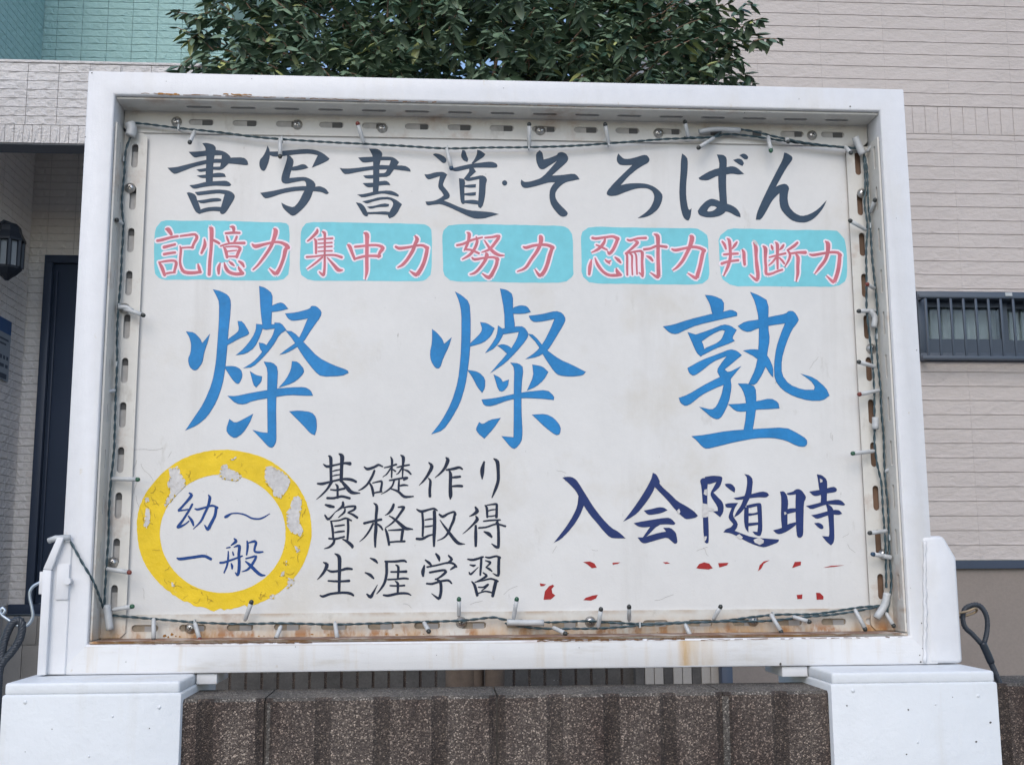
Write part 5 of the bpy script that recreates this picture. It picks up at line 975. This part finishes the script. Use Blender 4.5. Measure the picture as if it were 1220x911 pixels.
for k in range(8):
    t_ = 2*math.pi*k/8 + math.pi/8; m = MB(); m.tube([(lx + R_*.88*math.cos(t_), LY + R_*.88*math.sin(t_), lz(319)), (lx + R_*.90*math.cos(t_), LY + R_*.90*math.sin(t_), lz(288))], k_*2.6, 6); m.build('glazing_bar', M['black_metal'], lan)
turned([(R_*.12, lz(334)), (R_*.3, lz(331)), (R_*.6, lz(327)), (R_*.92, lz(321)), (R_*.95, lz(318.2))], 8, M['black_metal'], 'base', lan, lx, LY, math.pi/8)
m = MB(); m.tube([(lx-R_*1.2, LY, lz(285)), (lx-R_*1.1, LY, lz(272)), (lx-R_*.4, LY, lz(264)), (lx, LY, lz(267))], k_*2.5, 8); m.box((xc_+.012, LY-k_*9, lz(300)), (xc_+.03, LY+k_*9, lz(270))); m.tube([(xc_+.02, LY, lz(284)), (lx-R_*1.1, LY, lz(284))], k_*2.5, 8); m.build('arm', M['black_metal'], lan)
# notice on the side wall
pt = empty('notice_board', (xc_+.02, 4.55, at(5, 460, 4.55).z), 'blue and white printed notice on the tiled wall under the lantern at the left edge', 'notice')
def syat(px, Xp):      # y of the point of the plane x = Xp seen in column px near row 420
    d = right*((px-610)/FPX) + down*((420-455.5)/FPX) + fwd; return CAM.y + d.y*(Xp-CAM.x)/d.x
xn = xc_ + .014; ya, yb2 = syat(-16, xn), syat(11, xn)
def zy(py, y_): return at(8, py, y_).z
z_t, z_m, z_b = zy(384, yb2), zy(400, yb2), zy(455, yb2)
m = MB(); m.box((xn, ya, z_b), (xn+.004, yb2, z_m-.0005)); m.build('sheet', M['poster_white'], pt)
m = MB(); m.box((xn, ya, z_m), (xn+.0045, yb2, z_t)); m.build('header', M['poster_blue'], pt)
m = MB()
for k, (v0, v1, a_, b_) in enumerate([(.88, .84, .1, .9), (.78, .74, .1, .8), (.52, .44, .55, .64), (.52, .44, .7, .79), (.52, .44, .85, .93), (.34, .27, .5, .75), (.34, .27, .82, .93), (.14, .03, .1, .9)]):
    m.box((xn+.0042, ya+(yb2-ya)*a_, z_b+(z_m-z_b)*v1), (xn+.005, ya+(yb2-ya)*b_, z_b+(z_m-z_b)*v0))
m.build('printed_lines', M['poster_ink'], pt)

# ------------------------------------------------------------------ tree
TY = 1.9
tc = at(560, 135, TY); sc_ = (at(600, 135, TY).x - at(560, 135, TY).x)/40
RXc, RZc, RYc = 322*sc_, 300*sc_, .74
tree = empty('evergreen_tree', (tc.x, TY, -1.38), 'dense dark green evergreen tree with drooping glossy leaves rising behind the signboard', 'tree')
m = MB(); br = []
base = Vector((tc.x, TY, -1.38)); rg = random.Random(4)
for k in range(5):
    a = rg.uniform(0, 6.28); e = Vector((tc.x + math.cos(a)*.12, TY + math.sin(a)*.10, tc.z - RZc*.55)); f_ = Vector((tc.x + math.cos(a)*RXc*.35, TY + math.sin(a)*RYc*.35, tc.z + RZc*.25))
    pts = spline([tuple(base + Vector((math.cos(a)*.03, math.sin(a)*.03, 0))), tuple((base+e)/2 + Vector((rg.uniform(-.05,.05), rg.uniform(-.05,.05), 0))), tuple(e), tuple(f_)], 5)
    if k == 0: m.tube(pts, [.055*(1-.6*i/len(pts)) for i in range(len(pts))], 10)
    else: m.tube(pts, [.038*(1-.6*i/len(pts)) for i in range(len(pts))], 8)
m.build('trunk', M['bark'], tree, smooth=True)
# shoots and leaves
def crown_pt(r=None):
    while True:
        v = Vector((rg.gauss(0,1), rg.gauss(0,1), rg.gauss(0,1))).normalized()
        r_ = r if r is not None else rg.uniform(.55, 1.0)
        lump = 1 + .07*math.sin(v.x*7+1) + .06*math.sin(v.z*9+v.y*5) + .04*math.sin(v.x*17+v.z*13)
        p = Vector((tc.x + v.x*RXc*r_*lump, TY + v.y*RYc*r_*lump, tc.z + v.z*RZc*r_*lump)); return p, v
LV = [(0,0,0), (.28,.5,-.10), (.28,-.5,-.10), (.30,0,.0), (.66,.42,-.20), (.66,-.42,-.20), (.68,0,-.09), (1,0,-.30)]
LF = [(0,3,1), (0,2,3), (3,6,4,1), (3,2,5,6), (6,7,4), (6,5,7)]
LVn = np.array(LV)
def leaf_frame(p, d, up, L, wd, tw):
    d = d.normalized(); s_ = d.cross(up)
    if s_.length < 1e-3: s_ = d.orthogonal()
    s_.normalize(); n_ = s_.cross(d); ca, sa = math.cos(tw), math.sin(tw)
    s2 = s_*ca + n_*sa; n2 = n_*ca - s_*sa
    return Matrix(((d.x*L, s2.x*wd, n2.x*L, p.x), (d.y*L, s2.y*wd, n2.y*L, p.y), (d.z*L, s2.z*wd, n2.z*L, p.z), (0,0,0,1)))
twigs = MB(); leaves = []
NSH = 3700
for i in range(NSH):
    deep = i > NSH*.78
    p, v = crown_pt(rg.uniform(.35, .7) if deep else rg.uniform(.74, 1.0))
    if p.z < tc.z - RZc*.55 and rg.random() < .5: continue
    out = Vector((v.x, v.y*1.1, v.z*.6)).normalized(); d = (out + Vector((rg.uniform(-.5,.5), rg.uniform(-.5,.5), rg.uniform(.1,.9)))).normalized()
    L = rg.uniform(.07, .15); q = p - d*L*.7; pts = [q]; cur = Vector(q); dd = Vector(d)
    for k in range(4): dd = (dd + Vector((out.x*.12, out.y*.12, -.10))).normalized(); cur = cur + dd*L/4; pts.append(Vector(cur))
    if rg.random() < .45: twigs.tube(pts, [.0030, .0027, .0023, .0018, .0012], 4, cap=False)
    nl = rg.randint(9, 15)
    for k in range(nl):
        t_ = (k+.5)/nl; j = min(int(t_*4), 3); pp = pts[j].lerp(pts[j+1], t_*4-j); az = k*2.4 + rg.uniform(-.4,.4)
        side = Vector((math.cos(az), math.sin(az), 0)); ld = (side*1.0 + dd*.45 + Vector((0,0, rg.uniform(-.75, .15)))).normalized()
        ll = rg.uniform(.030, .064)*(1.0 if t_ < .85 else .7); leaves.append(leaf_frame(pp, ld, Vector((0,0,1)), ll, ll*rg.uniform(.36, .50), rg.uniform(-.5,.5)))
# long loose shoots at the right edge
for (px, py, ex, ey) in [(830, 40, 872, 2), (845, 70, 890, 48), (840, 95, 882, 70), (850, 99, 892, 90), (860, 45, 908, 44), (825, 50, 876, 26), (870, 25, 897, 4), (245, 70, 214, 80), (262, 20, 232, 24), (250, 45, 224, 50), (262, 88, 216, 86), (272, 5, 243, 2)]:
    p, q = at(px, py, TY-.1), at(ex, ey, TY-.15 + rg.uniform(-.1, .1)); mid = (p+q)/2 + Vector((0, 0, .02)); pts = [Vector(x) for x in spline([tuple(p), tuple(mid), tuple(q)], 3)]
    twigs.tube(pts, .0016, 4, cap=False)
    for k in range(13):
        t_ = (k+.5)/13*(len(pts)-1); j = min(int(t_), len(pts)-2); pp = pts[j].lerp(pts[j+1], t_-j); az = k*2.4
        ld = (Vector((math.cos(az)*.8, math.sin(az)*.8, rg.uniform(-.6,.2))) + (q-p).normalized()*.6).normalized(); ll = rg.uniform(.044, .066)
        leaves.append(leaf_frame(pp, ld, Vector((0,0,1)), ll, ll*.34, rg.uniform(-.4,.4)))
def proj(p):
    v = Vector(p) - CAM; return 610 + FPX*v.dot(right)/v.dot(fwd), 455.5 + FPX*v.dot(down)/v.dot(fwd), v.dot(fwd)
cand = []
for i, mtx in enumerate(leaves):
    x_, y_, z_ = proj(mtx.translation)
    if 180 < x_ < 940 and -5 < y_ < 100: cand.append((z_, i))
cand.sort(); pick = set(i for _, i in cand[:300])
vs = np.concatenate([(np.array(mt)[:3,:3] @ LVn.T).T + np.array(mt.translation) for i, mt in enumerate(leaves) if i not in pick])
nL = len(leaves) - len(pick); fs = [tuple(a + 8*k for a in f) for k in range(nL) for f in LF]
me = bpy.data.meshes.new('crown'); me.from_pydata(vs.tolist(), [], fs); me.update(); me.materials.append(M['leaf'])
me.polygons.foreach_set('use_smooth', [True]*len(me.polygons))
crown = link('crown', me, tree); crown['kind'] = 'stuff'
lm = bpy.data.meshes.new('leaf'); lm.from_pydata(LV, [], LF); lm.update(); lm.materials.append(M['leaf']); lm.polygons.foreach_set('use_smooth', [True]*len(lm.polygons))
for i in sorted(pick):
    o = bpy.data.objects.new('leaf', lm); COL.objects.link(o); o.parent = tree; mt = leaves[i].copy(); mt.translation = mt.translation - tree.location; o.matrix_local = mt
for k in range(26):
    p, v = crown_pt(.8); a_ = Vector((tc.x, TY, tc.z - RZc*.5)); mid = a_.lerp(p, .5) + Vector((rg.uniform(-.06,.06), rg.uniform(-.06,.06), .05))
    twigs.tube(spline([tuple(a_ + Vector((rg.uniform(-.1,.1), rg.uniform(-.1,.1), 0))), tuple(mid), tuple(p)], 4), [.009-.0008*j for j in range(9)], 6)
o = twigs.build('branches', M['twig'], tree, smooth=True)

# ------------------------------------------------------------------ string of lights round the frame
sl_ = empty('string_lights', (Wf/2, .045, Z0), 'dark green twisted string of small lights tied round the inside of the sign frame', 'string lights')
WY = FY - .010
def resample(P, step):
    P = [Vector(p) for p in P]; out = [P[0]]; acc = 0
    for a_, b_ in zip(P, P[1:]):
        L = (b_-a_).length
        if L < 1e-9: continue
        t = step - acc
        while t < L: out.append(a_.lerp(b_, t/L)); t += step
        acc = (acc + L) % step
    out.append(P[-1]); return out
def twisted(px, yoff=0.0, ph=0.0, r=.00115, hr=.0011, pitch_=.030):
    pts = resample([Vector(p) for p in spline([tuple(at(x_, y_, WY + yoff + (rest[0] if rest else 0))) for x_, y_, *rest in px], 5)], .0035)
    for s_, mt in ((0, 'wire_green'), (1, 'wire_white' if False else 'wire_green2')):
        q = []
        for i, p in enumerate(pts):
            t = (pts[min(i+1, len(pts)-1)] - pts[max(i-1, 0)]).normalized(); a_ = t.cross(Vector((0,1,0))).normalized(); b_ = t.cross(a_)
            th = 2*math.pi*i*.0035/pitch_ + ph + s_*math.pi; q.append(p + a_*hr*math.cos(th) + b_*hr*math.sin(th))
        m = MB(); m.tube(q, r, 6); m.build('wire', M[mt], sl_, smooth=True)
M['wire_green2'] = mat('teal grey wire', (.055, .095, .115), .4)
twisted([(152,146),(175,148),(215,153),(255,157),(302,163),(336,166),(400,170),(434,171.5),(480,174),(532,177),(580,176),(630,175.5),(680,174),(725,171),(790,166),(815,165),(850,163.6),(866,160),(900,163),(940,169),(985,174),(1028,177)])
twisted([(815,164),(850,163),(864,154),(894,156),(924,163),(958,170),(998,175),(1030,178)], -.004, 1)
twisted([(1028,178),(1033,202),(1034.5,242),(1037,269),(1039,306),(1042,334),(1045,367),(1044,401),(1046,434),(1049,461),(1050,488),(1052.6,518),(1053.6,552),(1055,575),(1058,606),(1059,639),(1060,665),(1062,692),(1060,712),(1057,729)], -.004)
twisted([(1029,185),(1031,215),(1030,242),(1033.5,269),(1032,300),(1032.5,333),(1032.5,367),(1036,400),(1041,450),(1042,501),(1042,528),(1045,552),(1050,575),(1052,606),(1055,650),(1056,700)], -.004, 2)
twisted([(1057,721),(1025,723),(971,731),(921,732),(857,739.4),(810,741),(769.6,742.8),(722.6,741),(702,739.4),(655,741)])
twisted([(1045,723),(998,731),(961,734.4),(911,739.4),(860,740),(810,742),(763,744.5),(716,748),(642,748),(601.6,742)], -.003, 1)
twisted([(655,741),(601.6,737.7),(588,735),(551,738.7),(501,740.4),(450,742),(400,743.4),(336,742),(285.6,742.8),(235,741),(181.5,736.7),(134,732.7)])
twisted([(155,164),(149.5,181.5),(148,208),(145,242),(147,269),(145,306),(144,334),(141,367),(139.5,401),(139.5,434),(138,468),(137,501.6),(136,535),(132.7,569),(130,606),(129.4,638.6),(127,672),(125,706),(124.3,726)], -.004)
twisted([(60,641,-.052),(72,639,-.052),(80.6,640,-.052),(97.4,669,-.056),(111,692,-.05),(120,715,-.02),(124,726,-.005)], 0, .5)
m = MB(); m.tube([at(58, 644, -.006), at(66, 641, -.008), at(84, 640, -.006)], .0045, 8); m.build('cable_sheath', M['sleeve'], sl_, smooth=True)
# sleeves and ties
for (pp, r) in [([(604,741),(625,741.5),(648,741.5)], .0050), ([(833,157),(852,154),(882,155)], .0042), ([(155,147),(157,155),(155,162)], .0085), ([(1057,706),(1054,720),(1044,736)], .0060), ([(1019,164),(1023,174),(1028,184)], .0062),
                ([(1036,370),(1042,378),(1041,390)], .0050), ([(1043,497),(1043,511)], .0055), ([(127,720),(129,735),(131,750)], .0060), ([(141,366),(150,366),(158,370)], .0036), ([(1052,662),(1062,664)], .004)]:
    m = MB(); m.tube(spline([tuple(at(x_, y_, WY-.006)) for x_, y_ in pp], 4), r, 10); m.build('tape_sleeve', M['sleeve'], sl_, smooth=True)
for (x_, y_) in [(148, 190), (213, 152), (336, 166), (533, 177), (630, 175), (725, 171), (1036, 269), (1044, 401), (1059, 640), (921, 732), (762, 744), (399, 743), (232, 741), (139.5, 434), (142, 365)]:
    c_ = at(x_, y_, WY-.002); m = MB(); m.box((c_.x-.0012, c_.y-.004, c_.z-.0045), (c_.x+.0012, c_.y+.005, c_.z+.0045)); m.build('cable_tie', M['wire_white'], sl_)
BULBS = [(232,156,226,170,0),(333.7,165,333.7,187,0),(433.6,171,426,147,1),(532,177,537.8,201,3),(630.5,175,630.5,148,0),(725,171,721,148,0),(820,164,816,145,0),(851,164,832,176.4,0),(915,162,918.5,180,2),(937,165,939,169,0),(1007,175,1014,182.5,0),
 (1032,181,1048,165.3,0),(1037,253.7,1042.5,238,0),(1031.8,274,1012.6,262.8,0),(1042,343.7,1033,338.6,1),(1043.5,370,1022.7,370.6,0),(1043.5,437,1022.7,431,0),(1048,464.6,1023.4,469.7,1),(1041.8,537,1015.6,540,2),(1053.6,562,1073.8,552,3),
 (1057,632,1035.8,634.6,0),(1058.6,662.8,1039.5,659.8,3),(1055,729,1065,745.5,0),(1018,725,1031,749.5,0),(944,734,964.6,740.4,0),(918,731,931,752.8,0),(849.6,737.7,858.7,722,0),(816,742.8,824,760,0),(749.5,739,749.5,722,0),(712.5,747.8,716,725,0),
 (658.7,747,674,754.5,0),(611.7,736.7,615.7,713,2),(546.8,734,546.8,713,2),(505,741,511,752,0),(399,741,402,762,0),(335,745,328,762,0),(291.7,739,299.7,716.5,0),(232,741,238,762,1),(183,736,183,763,0),(134,726,158,722,2),(126,677,154.6,681.6,1),
 (132.7,570,164.6,571,2),(137.8,464.7,116,469,3),(146,367,171,375.6,0),(146,267,139,262,0)]
TIP = ['tip_dark', 'tip_red', 'tip_green', 'tip_blue']
for (x0_, y0_, x1_, y1_, tcx) in BULBS:
    a_ = at(x0_, y0_, WY-.003); L = math.hypot(x1_-x0_, y1_-y0_); out = .012 if L > 18 else .024
    b_ = at(x1_, y1_, WY-.003-out); d_ = (b_-a_).normalized(); m = MB()
    m.tube([a_, a_ + d_*.003, a_.lerp(b_, .5), b_ - d_*.003], [.0022, .0033, .0034, .0036], 10)
    s_ = m.build('bulb_holder', M['sleeve'], sl_, smooth=True)
    m = MB(); m.tube([b_ - d_*.0032, b_, b_ + d_*.0022, b_ + d_*.0032], [.0035, .0037, .0026, .0010], 10); m.build('bulb', M[TIP[tcx]], s_, smooth=True)

# ------------------------------------------------------------------ cables and hooks
def twisted_rope(mb, pts, r, strands=6, pitch_=.03, step=.004):
    pts = resample(pts, step)
    for s_ in range(strands):
        q = []
        for i, p in enumerate(pts):
            t = (pts[min(i+1, len(pts)-1)] - pts[max(i-1, 0)]).normalized(); a_ = t.cross(Vector((0,1,0)))
            if a_.length < 1e-3: a_ = t.orthogonal()
            a_.normalize(); b_ = t.cross(a_); th = 2*math.pi*(i*step/pitch_ + s_/strands); q.append(p + (a_*math.cos(th) + b_*math.sin(th))*r*.58)
        mb.tube(q, r*.46, 6)
def zp4(x, y): return 1098 + x/4.32, 700 + y/4.32
CY = .045
cab = empty('steel_cable', tuple(at(1186, 780, CY)), 'dark steel cable with an eye loop, hooked on the brass ring right of the signboard', 'cable')
def cp3(L, y=CY): return [Vector(p) for p in spline([tuple(at(*zp4(a, b), y)) for a, b in L], 6)]
m = MB(); twisted_rope(m, cp3([(305,285),(262,238),(222,200),(212,150),(222,110),(250,92),(290,88),(322,118),(338,165),(336,225),(322,285)]), .0042, 6, .022); m.build('eye_loop', M['rope'], cab, smooth=True)
q = cp3([(312,280),(335,330),(360,388)]); m = MB(); m.tube(q, [.0056] + [.0060]*(len(q)-2) + [.0052], 10); m.build('ferrule', M['black_metal'], cab, smooth=True)
m = MB(); twisted_rope(m, cp3([(352,375),(372,420),(405,500),(440,590),(468,690),(482,790),(488,915),(488,1200),(470,1700)]), .0048, 6, .026); m.build('wire_rope', M['rope'], cab, smooth=True)
rg_ = empty('ring', tuple(at(1150, 730, CY)), 'brass coloured metal ring holding the steel cable at the right', 'ring')
m = MB(); m.tube([Vector(p) for p in spline([tuple(at(*zp4(a, b), y_)) for a, b, y_ in [(185,130,.03),(205,126,.035),(240,118,.038),(272,105,.04),(284,112,.046),(276,124,.052),(240,138,.052),(205,148,.05),(185,150,.045)]], 5)], .0020, 8); m.build('wire', M['gold'], rg_, smooth=True)
hk = empty('wire_hook', tuple(at(40, 700, .03)), 'bent galvanised wire hook on the left side of the signboard', 'hook')
def l5(L, y): return [Vector(p) for p in spline([tuple(at(a/5, 620 + b/5, y)) for a, b in L], 6)]
m = MB(); m.tube(l5([(265,355),(238,368),(200,390),(180,420),(178,460),(190,520),(195,570),(180,605),(145,628),(95,620),(50,590),(12,562),(2,540),(14,520),(30,535),(20,556)], .03), .0026, 8); m.build('wire', M['galv'], hk, smooth=True)
m = MB(); a_ = at(52, 690, .03); m.box((a_.x-.004, .022, a_.z-.022), (a_.x+.006, .05, a_.z+.012)); m.build('tab', M['white_paint'], hk, bevel=.001)
cd = empty('steel_cable', tuple(at(15, 760, .03)), 'dark cable loop hanging from the bent wire hook at the left edge', 'cable')
m = MB(); twisted_rope(m, l5([(0,870),(25,830),(70,780),(110,720),(130,660),(130,610),(105,590),(75,610),(50,650),(25,720),(10,800),(5,850)], .028), .0062, 6, .028); m.build('eye_loop', M['rope'], cd, smooth=True)
m = MB(); twisted_rope(m, l5([(2,840),(-8,900),(-15,1000),(-18,1200),(-20,2000)], .028), .007, 6, .028); m.build('wire_rope', M['rope'], cd, smooth=True)
print('tiles', n1, n2, n3, 'leaves', len(leaves), 'cam ok')
